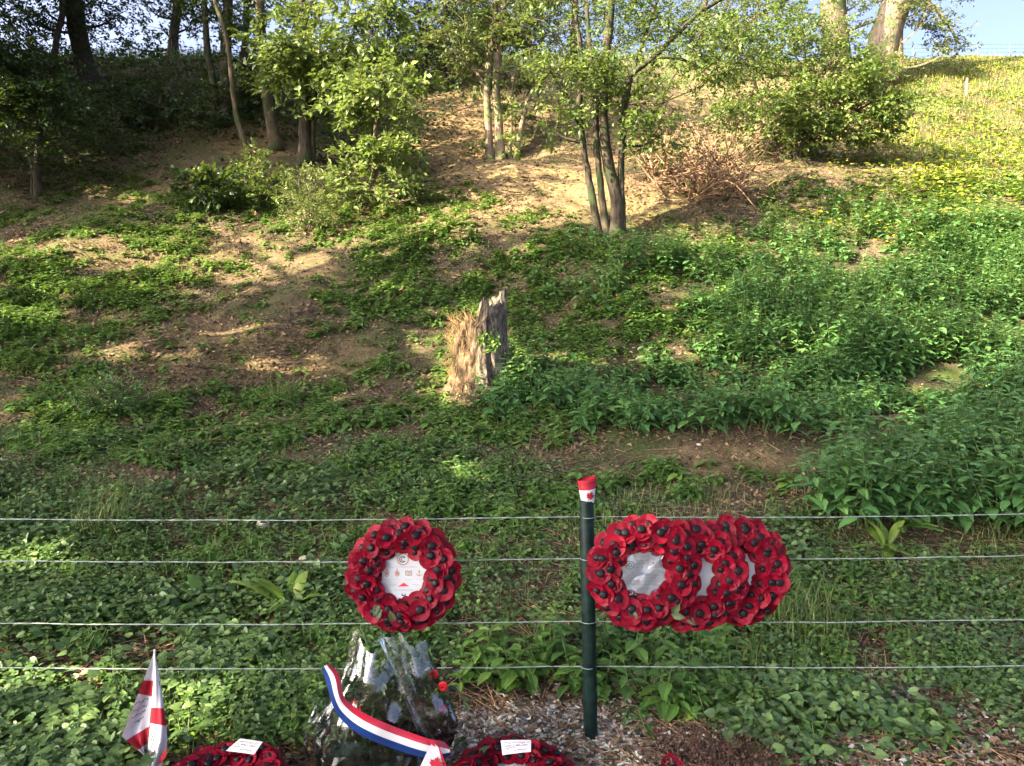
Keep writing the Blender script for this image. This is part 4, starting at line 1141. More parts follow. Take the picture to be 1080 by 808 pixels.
# ------------------------------------------------------------------ crest fence
def crest_fence():
    y0 = 29.0; root = empty('mesh_fence', W(1031, 68, y0), 'thin grey mesh fence on the skyline at the upper right', 'fence'); org = np.array(root.location)
    xs = np.arange(4.0, 30, 1.18); xs = xs + (W(1031, 60, y0).x - xs[np.argmin(abs(xs - W(1031, 60, y0).x))])
    zt = W(1031, 46, y0).z
    for x_ in xs:
        zb = float(height(x_, y0)); mb = MB(); V, F = tube([(x_, y0, zb - .2), (x_, y0, (zb + zt) / 2), (x_, y0, zt)], .020, 6); mb.add(V, F); mb.build('post', M['fencegrey'], root, True, org)
    mb = MB()
    for k in range(9):
        zz = zt - .03 - k * .14
        V, F = sticks([(xs[0], y0, zz)], [(xs[-1], y0, zz)], .004, .004); mb.add(V, F)
    vx = np.arange(xs[0], xs[-1], .17); V, F = sticks(np.stack([vx, vx * 0 + y0, vx * 0 + zt - .03], -1), np.stack([vx, vx * 0 + y0, vx * 0 + zt - 1.2], -1), .0022, .0022); mb.add(V, F)
    mb.build('wire_mesh', M['fencegrey'], root, False, org)


crest_fence()


# ------------------------------------------------------------------ near fence
FY = 3.05
pb = W(623, 783, FY); pt = W(618.5, 527, FY); zb = float(height(pb.x, FY))
fence = empty('wire_fence', (pb.x, FY, zb), 'dark green metal fence post carrying four thin pale wires', 'fence'); forg = np.array(fence.location)
mb = MB(); dv = (pt - pb).normalized()
V, F = tube([pb - dv * .25, pb, pb.lerp(pt, .5), pt - dv * .004, pt], [.0285, .0285, .0285, .0285, .0255], 28); mb.add(V, F)
mb.build('post', M['post'], fence, True, forg)
WV = [(547, 545, 540.5), (591.5, 589, 584.5), (657, 655, 652), (703.5, 702.5, 701)]
for a, m_, c in WV:
    P = [W(-60, a, FY + .02), W(622, m_, FY + .012), W(1140, c, FY + .02)]
    P = [P[0] + (P[0] - P[1]) * 1.2] + P + [P[2] + (P[2] - P[1]) * 1.6]
    Q = []
    for i in range(len(P) - 1):
        for t in np.arange(14) / 14: Q.append(np.array(P[i]) * (1 - t) + np.array(P[i + 1]) * t + np.array([0, RNG.normal() * .002, -.010 * math.sin(math.pi * t) + RNG.normal() * .0008]))
    Q.append(np.array(P[-1]))
    Q = np.array(Q); mb = MB()
    # two strands twisted round each other
    t = np.linspace(0, 1, 420); X = np.stack([np.interp(t, np.linspace(0, 1, len(Q)), Q[:, i]) for i in range(3)], -1)
    for ph in (0, math.pi):
        ang = t * 420 + ph
        V, F = tube(X + np.stack([0 * t, np.cos(ang) * .0014, np.sin(ang) * .0014], -1), .0013, 5, cap=False); mb.add(V, F)
    mb.build('wire', M['wire'], fence, True, forg)
    # tie loop round the post
    yaw = np.linspace(0, 2 * math.pi, 17); cz = np.interp(622, [0, 1080], [a, c]); pc = W(620, m_, FY)
    mb = MB(); V, F = tube(np.stack([pc.x + .0305 * np.cos(yaw), pc.y + .0305 * np.sin(yaw), pc.z + 0 * yaw], -1), .0016, 5, cap=False); mb.add(V, F); mb.build('wire_tie', M['wire'], fence, True, forg)


# ------------------------------------------------------------------ flat shapes
def slab(pts, th=.0012, mat=None, name='shape', parent=None, mtx=None, y=0.0):
    """a thin plate in the local XZ plane, its face towards -Y"""
    bm = bmesh.new()
    vs = [bm.verts.new((p[0], y, p[1])) for p in pts]
    f = bm.faces.new(vs); r = bmesh.ops.extrude_face_region(bm, geom=[f])
    for e in r['geom']:
        if isinstance(e, bmesh.types.BMVert): e.co.y -= th
    bmesh.ops.recalc_face_normals(bm, faces=bm.faces)
    bmesh.ops.triangulate(bm, faces=[f for f in bm.faces if len(f.verts) > 4])
    me = bpy.data.meshes.new(name); bm.to_mesh(me); bm.free()
    if mat: me.materials.append(mat)
    o = link(name, me, parent)
    if mtx is not None: o.matrix_local = mtx
    return o


def multi(shapes, name, mat, parent, y, th=.0006, mtx=None):
    """several printed shapes of one colour as one print"""
    bm = bmesh.new()
    for pts in shapes:
        vs = [bm.verts.new((p[0], y, p[1])) for p in pts]
        f = bm.faces.new(vs); r = bmesh.ops.extrude_face_region(bm, geom=[f])
        for e in r['geom']:
            if isinstance(e, bmesh.types.BMVert): e.co.y -= th
    bmesh.ops.recalc_face_normals(bm, faces=bm.faces)
    bmesh.ops.triangulate(bm, faces=[f for f in bm.faces if len(f.verts) > 4])
    me = bpy.data.meshes.new(name); bm.to_mesh(me); bm.free(); me.materials.append(mat)
    o = link(name, me, parent)
    if mtx is not None: o.matrix_local = mtx
    return o


def stroke(pts, w):
    """ribbon quads along a 2D polyline"""
    out = []
    for (a, b) in zip(pts[:-1], pts[1:]):
        d = np.array(b) - np.array(a); l = np.linalg.norm(d) + 1e-9; n = np.array([-d[1], d[0]]) / l * w / 2; e = d / l * w * .3
        a_ = np.array(a) - e; b_ = np.array(b) + e
        out.append([a_ - n, b_ - n, b_ + n, a_ + n])
    return out


def arc(cx, cz, r, a0, a1, n=14, sx=1): return [(cx + sx * r * math.cos(a0 + (a1 - a0) * i / n), cz + r * math.sin(a0 + (a1 - a0) * i / n)) for i in range(n + 1)]


def textline(x0, x1, z, h, seed, gap=.25):
    """unreadable small print: short upright strokes grouped in words"""
    rg = random.Random(seed); out = []; x_ = x0
    while x_ < x1:
        wl = rg.uniform(2.5, 6) * h
        xe = min(x1, x_ + wl); q = x_
        while q < xe:
            hh_ = h * rg.uniform(.6, 1); w_ = h * rg.uniform(.22, .5)
            out.append([(q, z), (q + w_, z), (q + w_, z + hh_), (q, z + hh_)]); q += w_ + h * .22
        x_ = xe + h * .7
    return out


LEAFPTS = [(0, .95), (.14, .62), (.30, .70), (.24, .26), (.44, .48), (.52, .36), (.78, .42), (.68, .16), (.82, .08), (.44, -.24), (.50, -.42), (.05, -.34), (.045, -.85)]
MAPLE = [(a, b) for a, b in LEAFPTS] + [(-a, b) for a, b in reversed(LEAFPTS[1:])]
MAPLE = MAPLE[:len(LEAFPTS)] + [(-a, b) for a, b in reversed(LEAFPTS[1:])]


# ------------------------------------------------------------------ poppy wreaths
def poppy_mesh(seed):
    rg = np.random.default_rng(seed)
    V = []; F = []; base = 0
    for lay in range(2):
        nr, na = 6, 30; off_ = lay * math.pi / 2 + rg.uniform(-.2, .2)
        ruf = rg.uniform(0, 6.28, 3)
        for i in range(nr + 1):
            f = i / nr
            for j in range(na):
                a = 2 * math.pi * j / na
                lobe = abs(math.cos(a + off_)) ** .45
                r = .048 * f * (.56 + .44 * lobe) * (1 - .05 * lay)
                z = .009 * f ** 1.8 + .0025 * lay + f ** 2 * .0028 * math.sin(2 * a + ruf[0]) + f ** 3 * .0022 * math.sin(5 * a + ruf[1])
                V.append((r * math.cos(a), r * math.sin(a), z))
        for i in range(nr):
            for j in range(na):
                F.append((base + i * na + j, base + i * na + (j + 1) % na, base + (i + 1) * na + (j + 1) % na, base + (i + 1) * na + j))
        base += (nr + 1) * na
    me = bpy.data.meshes.new('poppy'); me.from_pydata(V, [], F); me.materials.append(M['red'])
    for p in me.polygons: p.use_smooth = True
    md = me
    return me


def button_mesh():
    bm = bmesh.new(); bmesh.ops.create_uvsphere(bm, u_segments=16, v_segments=8, radius=.0175)
    for v_ in bm.verts:
        v_.co.z = v_.co.z * .6 + .010
        if v_.co.z > .013: v_.co.z -= .003 * max(0, 1 - (v_.co.xy.length / .005) ** 2)
    me = bpy.data.meshes.new('button'); bm.to_mesh(me); bm.free(); me.materials.append(M['button'])
    for p in me.polygons: p.use_smooth = True
    return me


def wleaf_mesh():
    V = [(0, 0, 0), (-.014, .018, .003), (0, .022, 0), (.014, .018, .003), (0, .055, -.004), (-.011, .038, .002), (.011, .038, .002), (0, .04, 0)]
    F = [(0, 2, 1), (0, 3, 2), (1, 2, 7, 5), (2, 3, 6, 7), (5, 7, 4), (7, 6, 4)]
    me = bpy.data.meshes.new('leaf'); me.from_pydata(V, [], F); me.materials.append(M['cardleaf']); return me


POPPIES = [poppy_mesh(s) for s in (1, 2, 3, 4, 5)]; BUTTON = button_mesh(); WLEAF = wleaf_mesh()


def ring_mesh(Rm, r):
    V = []; F = []; n, k = 48, 12
    for i in range(n):
        a = 2 * math.pi * i / n
        for j in range(k):
            b = 2 * math.pi * j / k
            q = Rm + r * math.cos(b); V.append((q * math.cos(a), r * .62 * math.sin(b), q * math.sin(a)))
    for i in range(n):
        for j in range(k): F.append((i * k + j, ((i + 1) % n) * k + j, ((i + 1) % n) * k + (j + 1) % k, i * k + (j + 1) % k))
    me = bpy.data.meshes.new('wreath_ring'); me.from_pydata(V, [], F); me.materials.append(M['ringbase'])
    for p in me.polygons: p.use_smooth = True
    return me


RM, RT = .146, .046
RING = ring_mesh(RM, RT)


def disc_pts(r, n=48, scal=0): return [(r * math.cos(2 * math.pi * i / n), r * math.sin(2 * math.pi * i / n)) for i in range(n)]


def wreath(label, mtx, seed, group, card='plain'):
    rg = random.Random(seed)
    root = empty('poppy_wreath', (0, 0, 0), label, 'wreath', group)
    root.matrix_world = mtx
    link('wreath_ring', RING, root)
    up = Vector((0, 0, 1))
    for (b, n, off_) in ((-60, 12, .0), (-14, 14, .5), (28, 16, .1), (70, 19, .55)):
        for i in range(n):
            a = 2 * math.pi * (i + off_ + rg.uniform(-.18, .18)) / n; bb = R(b + rg.uniform(-9, 9))
            rad = Vector((math.cos(a), 0, math.sin(a))); fr = Vector((0, -1, 0))
            rr = .034
            pos = rad * (RM + (RT * .93) * math.sin(bb)) + fr * (.018 + rr * .8 * math.cos(bb) + rg.uniform(-.005, .006))
            nrm = (rad * math.sin(bb) * .62 + fr * (.75 + .35 * math.cos(bb)) + Vector((rg.gauss(0, .17), rg.gauss(0, .1), rg.gauss(0, .17)))).normalized()
            q = nrm.to_track_quat('Z', 'Y').to_matrix().to_4x4()
            sc = rg.uniform(.82, .96) * (.84 if b == -60 else 1)
            m4 = Matrix.Translation(pos) @ q @ Matrix.Rotation(rg.uniform(0, 6.28), 4, 'Z') @ Matrix.Diagonal((sc, sc, sc * rg.uniform(.7, 1.3), 1))
            p = link('poppy', POPPIES[rg.randrange(5)], root); p.matrix_local = m4
            link('button', BUTTON, p)
    for i in range(3):
        a = R(270 + rg.uniform(-50, 50)); rad = Vector((math.cos(a), 0, math.sin(a)))
        pos = rad * (RM + rg.uniform(-.02, .045)) + Vector((0, -.052, 0))
        l = link('leaf', WLEAF, root); l.matrix_local = Matrix.Translation(pos) @ Matrix.Rotation(R(90), 4, 'X') @ Matrix.Rotation(rg.uniform(0, 6.28), 4, 'Z') @ Matrix.Rotation(R(20), 4, 'X')
    cd = slab(disc_pts(.098), .002, M['card'], 'centre_card', root, y=-.012)
    y = -.0145
    if card == 'emblems':
        s = .0808 / 22 * 1.0   # metres per photo pixel of the card
        k = FY_W / F_PX        # px -> m
        def q(zx, zy): return ((zx - 420) / 13.46 * k, -(zy - 435) / 13.46 * k)
        ring = []
        for a0 in range(24):
            a1, a2 = a0 * 2 * math.pi / 24, (a0 + 1) * 2 * math.pi / 24; c = q(412, 203); r1, r2 = 88 / 13.46 * k, 70 / 13.46 * k
            ring.append([(c[0] + r * math.cos(a), c[1] + r * math.sin(a)) for r, a in ((r1, a1), (r1, a2), (r2, a2), (r2, a1))])
        multi(ring, 'emblem', M['gold'], cd, y)
        c = q(412, 203); w = 10 / 13.46 * k
        multi(stroke(arc(c[0] - .0012, c[1], 44 / 13.46 * k, .6, 5.7), w) + stroke(arc(c[0] + .0022, c[1] - .0004, 30 / 13.46 * k, .8, 5.4), w * .8), 'emblem', M['ink'], cd, y)
        g = []; rd = []
        for zx, zy in ((182, 410), (330, 405)):
            c = q(zx, zy); rx, rz = 34 / 13.46 * k, 46 / 13.46 * k
            for i in range(16):
                a1, a2 = i * math.pi / 8, (i + 1) * math.pi / 8
                g.append([(c[0] + rx * f * math.cos(a), c[1] + rz * f * math.sin(a)) for f, a in ((1, a1), (1, a2), (.68, a2), (.68, a1))])
            rd.append([(c[0] + rx * .45 * math.cos(i * math.pi / 4), c[1] + rz * .45 * math.sin(i * math.pi / 4)) for i in range(8)])
            t = q(zx, zy - 60); h_ = 12 / 13.46 * k; g.append([(t[0] - h_, t[1] - h_ * .6), (t[0] + h_, t[1] - h_ * .6), (t[0] + h_ * .7, t[1] + h_ * .6), (t[0] - h_ * .7, t[1] + h_ * .6)])
        c = q(495, 400); w = 8 / 13.46 * k
        def Z(dx, dz): return (c[0] + dx / 13.46 * k, c[1] + dz / 13.46 * k)
        g += stroke([Z(-44, 34), Z(-44, -30), Z(0, -38), Z(44, -30), Z(44, 34), Z(0, 26), Z(-44, 34)], w) + stroke([Z(0, 26), Z(0, -38)], w) + stroke([Z(-22, 24), Z(-22, -20)], w) + stroke([Z(22, 24), Z(22, -20)], w)
        c = q(648, 405)
        g += stroke([Z(0, 50), Z(0, -30)], w) + stroke([Z(-18, 28), Z(18, 28)], w) + stroke([Z(-42, -8), Z(-22, -32), Z(0, -36), Z(22, -32), Z(42, -8)], w)
        multi(g, 'emblem', M['gold'], cd, y); multi(rd, 'emblem', M['redprint'], cd, y - .0002)
        multi([[q(340, 598), q(500, 590), q(425, 540)]], 'emblem', M['redprint'], cd, y)
        c = q(425, 708); multi(stroke([Z(-22, 8), Z(-22, -18), Z(22, -18), Z(22, 8)], 14 / 13.46 * k), 'emblem', M['ink'], cd, y)
        tl = []
        for (xa, xb, zy, hz, sd) in ((215, 610, 318, 12, 1), (150, 215, 500, 9, 2), (290, 365, 500, 9, 3), (445, 560, 500, 9, 4), (610, 690, 500, 9, 5), (205, 315, 575, 10, 6), (545, 640, 572, 10, 7), (290, 560, 640, 9, 8), (270, 570, 658, 9, 9)):
            a = q(xa, zy); b = q(xb, zy); tl += textline(a[0], b[0], a[1], hz / 13.46 * k, sd)
        multi(tl, 'printed_text', M['greyink'], cd, y)
    elif card == 'letters':
        k = FY_W / F_PX; d = 6.353
        def q(zx, zy): return ((zx - 252) / d * k, -(zy - 272) / d * k)
        c = q(157, 222); g = []
        for i in range(20):
            a1, a2 = i * math.pi / 10, (i + 1) * math.pi / 10; r1, r2 = 29 / d * k, 25 / d * k
            g.append([(c[0] + r * math.cos(a), c[1] + r * math.sin(a)) for r, a in ((r1, a1), (r1, a2), (r2, a2), (r2, a1))])
        w = 4.5 / d * k
        def Z(dx, dz): return (c[0] + dx / d * k, c[1] + dz / d * k)
        g += stroke([Z(-17, 12), Z(-17, -12)], w) + stroke([Z(-3, 12), Z(-3, -12)], w) + stroke([Z(-17, 0), Z(-3, 0)], w)
        g += stroke([Z(-3, 12), Z(6, 12), Z(14, 6), Z(16, 0), Z(14, -6), Z(6, -12), Z(-3, -12)], w)
        multi(g, 'emblem', M['ink'], cd, y)
        tl = []
        for (xa, xb, zy, hz, sd) in ((185, 290, 165, 7, 1), (195, 275, 193, 7, 2), (215, 258, 215, 7, 3), (205, 265, 238, 7, 4), (210, 265, 260, 7, 5), (145, 355, 292, 10, 6), (140, 355, 312, 10, 7), (150, 350, 332, 10, 8), (180, 320, 356, 8, 9), (195, 290, 384, 9, 10), (160, 300, 276, 6, 12)):
            a = q(xa, zy); b = q(xb, zy); tl += textline(a[0], b[0], a[1], hz / d * k, sd)
        multi(tl, 'printed_text', M['greyink'], cd, y)
        c = q(318, 205); multi([[(c[0] + .0042 * math.cos(i * math.pi / 5), c[1] + .0042 * math.sin(i * math.pi / 5)) for i in range(10)]], 'emblem', M['redprint'], cd, y)
    # clear plastic cover over the card, crinkled
    if card == 'letters':
        bm = bmesh.new(); bmesh.ops.create_circle(bm, cap_ends=True, cap_tris=True, radius=.10, segments=36); bmesh.ops.subdivide_edges(bm, edges=bm.edges, cuts=5)
        bmesh.ops.triangulate(bm, faces=bm.faces)
        for v_ in bm.verts:
            h_ = .0035 * math.sin(v_.co.x * 70 + seed) * math.sin(v_.co.y * 55 + seed * 2) + .002 * rg.random()
            v_.co = Vector((v_.co.x, -.021 - h_, v_.co.y))
        me = bpy.data.meshes.new('plastic_cover'); bm.to_mesh(me); bm.free(); me.materials.append(M['film']); link('plastic_cover', me, root)
    return root


FY_W = 2.93


def hung(u, v, Y, roll=0, yaw=0, tilt=0):
    return Matrix.Translation(W(u, v, Y)) @ Matrix.Rotation(R(yaw), 4, 'Z') @ Matrix.Rotation(R(tilt), 4, 'X') @ Matrix.Rotation(R(roll), 4, 'Y')


GR = 'red poppy wreaths hung on the fence wires'
wreath('single red poppy wreath hung alone on the wires, with a round card of emblems', hung(426, 606, 2.95, 0, 0, -4), 3, GR, 'emblems')
wreath('front red poppy wreath beside the green post, with a lettered white card', hung(678, 603, 2.93, 0, 0, -3), 8, GR, 'letters')
wreath('middle red poppy wreath of the overlapping three, its card nearly hidden', hung(729, 606, 2.985, 40, -4, -2), 15, GR, 'plain')
wreath('rearmost red poppy wreath of the overlapping three, at their right end', hung(773, 601, 3.03, 80, -7, -2), 22, GR, 'plain')


def laid(u, label, seed, tilt, roll):
    Y = 2.66; x_ = float(ray(u, 800)[0]) * 2.85; z_ = float(height(x_, Y)) + .036
    m = Matrix.Translation((x_, Y, z_)) @ Matrix.Rotation(R(-90 + tilt), 4, 'X') @ Matrix.Rotation(R(roll), 4, 'Y')
    return wreath(label, m, seed, 'red poppy wreaths laid on the ground'), m


def note(label, pts, Y, seed, ink=True):
    """a small paper card with handwriting lying on a wreath"""
    c = W(*np.mean(pts, 0), Y); P = []
    for (u_, v_) in pts:
        P.append(W(u_, v_, Y + (np.mean(pts, 0)[1] - v_) * .0022))
    root = empty('note_card', c, label, 'card', 'handwritten cards on the laid wreaths'); mb = MB(); n = 8
    q = np.array([tuple(p) for p in P]); V = []
    nr = norm(np.cross(q[1] - q[0], q[3] - q[0]))
    if nr[1] > 0: nr = -nr
    for s in (0, 1):
        for i in range(n + 1):
            for j in range(n + 1):
                a, b_ = i / n, j / n
                V.append((q[0] * (1 - a) + q[1] * a) * (1 - b_) + (q[3] * (1 - a) + q[2] * a) * b_ + nr * (.004 * math.sin(a * 3) - .0008 * s))
    F = []
    for s in (0, 1):
        for i in range(n):
            for j in range(n):
                k = s * (n + 1) ** 2 + i * (n + 1) + j; f = (k, k + 1, k + n + 2, k + n + 1); F.append(f)
    mb.add(V, F); org = np.array(c); mb.build('paper', M['paper'], root, True, org)
    rg = random.Random(seed); A = []; B = []
    def at(a, b_): return (q[0] * (1 - a) + q[1] * a) * (1 - b_) + (q[3] * (1 - a) + q[2] * a) * b_ + nr * (.004 * math.sin(a * 3) + .0007)
    for (b0, a0, a1) in ((.22, .12, .9), (.42, .12, .86), (.60, .10, .45), (.78, .42, .85)):
        a = a0; pr = at(a, b0)
        while a < a1:
            a += rg.uniform(.015, .03); nx = at(a, b0 + rg.uniform(-.06, .06))
            if rg.random() > .12: A.append(pr); B.append(nx)
            pr = nx
    V, F = sticks(np.array(A), np.array(B), .0008, .0008); mb = MB(); mb.add(V, F); mb.build('handwriting', M['ink'], root, False, org)


laid(258, 'poppy wreath lying on the ground left of the wrapped bouquet', 31, 4, 30)
laid(541, 'poppy wreath lying on the wood chips right of the wrapped bouquet', 44, 5, 75)
note('small blank looking white card lying on the wreath left of the bouquet', [(253, 779), (277, 782.5), (268, 796), (238, 792)], 2.66, 4)
note('small white handwritten card on the wreath right of the bouquet', [(528, 781), (560, 780.5), (560, 793), (530, 796.5)], 2.66, 9)

# lone poppy at the bottom edge
p = link('poppy', POPPIES[1]); tag(p, 'single pinkish red poppy by the dead brown plant at the bottom edge', 'poppy'); g = W(708, 812, 2.78)
p.location = (g.x, g.y, g.z + .01); p.rotation_euler = (R(50), 0, .4); bt = link('button', BUTTON, p)


# ------------------------------------------------------------------ paper flag round the post top
def paper_flag():
    c0 = W(619.5, 528, FY); c1 = W(619, 506, FY)
    root = empty('paper_flag', c0, 'small red and white paper flag with a maple leaf wrapped round the post top', 'flag'); org = np.array(c0)
    k = FY / F_PX; n = 40
    rows = [(529.5, 6.9 * k, 0), (522, 7.9 * k, .2), (515.5, 8.9 * k, .6), (515.5, 8.9 * k, .6), (508, 9.8 * k, 1.0), (504.5, 10.2 * k, 1.3)]
    def ringat(vv, r, sl, dr=0):
        c = W(619.6 - (529 - vv) * .03, vv, FY); out = []
        for j in range(n):
            a = 2 * math.pi * j / n; rr = (r + dr) * (1 + .03 * math.sin(3 * a + 1))
            out.append((c.x + rr * math.cos(a), c.y + rr * math.sin(a), c.z + sl * .012 * math.cos(a) * .5))
        return np.array(out)
    for nm, mat, rs in (('white_band', M['flagwhite'], rows[:3]), ('red_band', M['flagred'], rows[3:])):
        V = np.concatenate([ringat(*r) for r in rs] + [ringat(*r, -.0012) for r in rs]); F = []
        m = len(rs)
        for s in (0, m):
            for i in range(m - 1):
                for j in range(n):
                    F.append(((s + i) * n + j, (s + i) * n + (j + 1) % n, (s + i + 1) * n + (j + 1) % n, (s + i + 1) * n + j))
        for j in range(n):
            F.append(((m - 1) * n + j, (m - 1) * n + (j + 1) % n, (2 * m - 1) * n + (j + 1) % n, (2 * m - 1) * n + j)); F.append((j, (j + 1) % n, m * n + (j + 1) % n, m * n + j))
        mb = MB(); mb.add(V, F); mb.build(nm, mat, root, True, org)
    # leaf bent round the cone
    bm = bmesh.new(); vs = [bm.verts.new((a, b, 0)) for a, b in MAPLE]; bm.faces.new(vs); bmesh.ops.triangulate(bm, faces=bm.faces[:]); bmesh.ops.subdivide_edges(bm, edges=bm.edges, cuts=1); bmesh.ops.triangulate(bm, faces=bm.faces[:])
    mb = MB(); V = []
    ca, sa = math.cos(R(-22)), math.sin(R(-22))
    for v_ in bm.verts:
        a, b = v_.co.x * 5.4, v_.co.y * 6.8; a, b = a * ca - b * sa, a * sa + b * ca
        uu = 621.6 + a; vv = 522.3 - b; r = np.interp(vv, [504, 530], [10.2, 6.9]) * k * 1.035 + .0008
        c = W(619.6 - (529 - vv) * .03, vv, FY); xx_ = np.clip((W(uu, vv, FY).x - c.x) / r, -.97, .97); ph = math.asin(xx_)
        V.append((c.x + r * math.sin(ph), c.y - r * math.cos(ph), c.z))
    bm.faces.ensure_lookup_table(); F = [[v_.index for v_ in f.verts] for f in bm.faces]
    mb.add(np.array(V), np.array(F)); mb.build('maple_leaf', M['flagred'], root, False, org); bm.free()


paper_flag()


# ------------------------------------------------------------------ small flag on a stick, left
def cloth(root, org, name, Lp, Rp, bands, Y, bulge, mats, dl=0, dr=0, ny=60, nx=10, th=.0009):
    """Lp, Rp: photo polylines of the cloth's two edges (top to bottom); bands: (upper limit at left, at right, material)"""
    Lp = np.array(Lp, float); Rp = np.array(Rp, float)
    def samp(P, t):
        d = np.concatenate([[0], np.cumsum(np.linalg.norm(np.diff(P, axis=0), axis=1))]); d /= d[-1]; return np.stack([np.interp(t, d, P[:, i]) for i in range(2)], -1)
    for bi, (l0, r0, l1, r1, mi) in enumerate(bands):
        V = []; n_y = 8
        for s in (0, 1):
            for i in range(n_y + 1):
                f = i / n_y; a = samp(Lp, np.array([l0 + (l1 - l0) * f]))[0]; b = samp(Rp, np.array([r0 + (r1 - r0) * f]))[0]
                for j in range(nx + 1):
                    g = j / nx; uv = a * (1 - g) + b * g; tt = (l0 + (l1 - l0) * f)
                    V.append(W(uv[0], uv[1], Y + dl * (1 - g) * tt + dr * g * tt + bulge * math.sin(math.pi * g) * tt * (1 + .5 * math.sin(tt * 5)) + abs(bulge) * .35 * math.sin(g * 9 + tt * 7) * tt * g * (1 - g) * 4 + s * th))
        F = []
        for s in (0, 1):
            o_ = s * (n_y + 1) * (nx + 1)
            for i in range(n_y):
                for j in range(nx):
                    k = o_ + i * (nx + 1) + j; F.append((k, k + 1, k + nx + 2, k + nx + 1))
        mb = MB(); mb.add(np.array([tuple(v_) for v_ in V]), F); mb.build(name, mats[mi], root, True, org)


def hand_flag():
    Y = 2.80; base = W(160, 830, Y); gz = float(height(base.x, Y))
    root = empty('hand_flag', (base.x, Y, gz), 'small white flag with a red cross and handwriting drooping on a stick', 'flag'); org = np.array(root.location)
    def z(a, b): return (120 + a / 6.314, 680 + b / 6.314)
    mats = [M['flagwhite'], M['flagred']]
    Lp = [z(266, 60), z(215, 190), z(150, 355), z(52, 612), z(200, 735)]
    Lp = [z(266, 60), z(190, 255), z(150, 355), z(52, 612)]
    Rp = [z(268, 40), z(264, 240), z(252, 340), z(236, 540), z(212, 735)]
    # left fold
    cloth(root, org, 'cloth', [z(266, 55), z(190, 255), z(150, 355), z(52, 612), z(115, 662), z(172, 712), z(204, 740)],
          [z(268, 45), z(264, 240), z(256, 330), z(244, 450), z(236, 540), z(226, 620), z(212, 740)],
          [(0, 0, .245, .28, 0), (.245, .28, .365, .43, 1), (.365, .43, .80, .715, 0), (.80, .715, .925, .885, 1), (.925, .885, 1, 1, 0)], Y, .045, mats, -.05, 0)
    # right fold
    cloth(root, org, 'cloth', [z(268, 42), z(262, 240), z(250, 420), z(244, 520), z(232, 640), z(206, 800), z(200, 860)],
          [z(270, 40), z(310, 240), z(338, 430), z(352, 540), z(356, 660), z(330, 770), z(290, 870)],
          [(0, 0, .46, .46, 0), (.46, .46, .585, .60, 1), (.585, .60, 1, 1, 0)], Y - .004, -.045, mats, 0, -.02)
    # red patch where the lower corner folds back
    cloth(root, org, 'cloth', [z(330, 712), z(300, 775), z(292, 800)], [z(358, 690), z(345, 750), z(310, 796)], [(0, 0, 1, 1, 1)], Y - .05, 0, mats)
    mb = MB(); V, F = tube([(base.x + .004, Y, gz - .1), W(163, 760, Y), W(163, 685, Y)], [.004, .004, .0035], 8); mb.add(V, F); mb.build('stick', M['stick'], root, True, org)
    # handwriting
    rg = random.Random(5); A = []; B = []
    def scribble(p0, p1, h, Yd):
        n = 22; pr = None
        for i in range(n + 1):
            f = i / n; uu = p0[0] + (p1[0] - p0[0]) * f + rg.uniform(-.3, .3); vv = p0[1] + (p1[1] - p0[1]) * f + rg.uniform(-h, h)
            q = np.array(W(uu, vv, Yd))
            if pr is not None and rg.random() > .12: A.append(pr); B.append(q)
            pr = q
    for a, b in ((z(140, 395), z(236, 358)), (z(128, 442), z(230, 402)), (z(112, 490), z(216, 436)), (z(136, 525), z(198, 484))): scribble(a, b, 1.5, Y - .045)
    for a, b in ((z(250, 690), z(284, 570)), (z(262, 740), z(278, 690)), (z(272, 760), z(314, 650)), (z(250, 640), z(262, 600)), (z(304, 275), z(306, 245))): scribble(a, b, 1.0, Y - .075)
    V, F = sticks(np.array(A), np.array(B), .0012, .0012); mb = MB(); mb.add(V, F); mb.build('handwriting', M['ink'], root, False, org)


hand_flag()


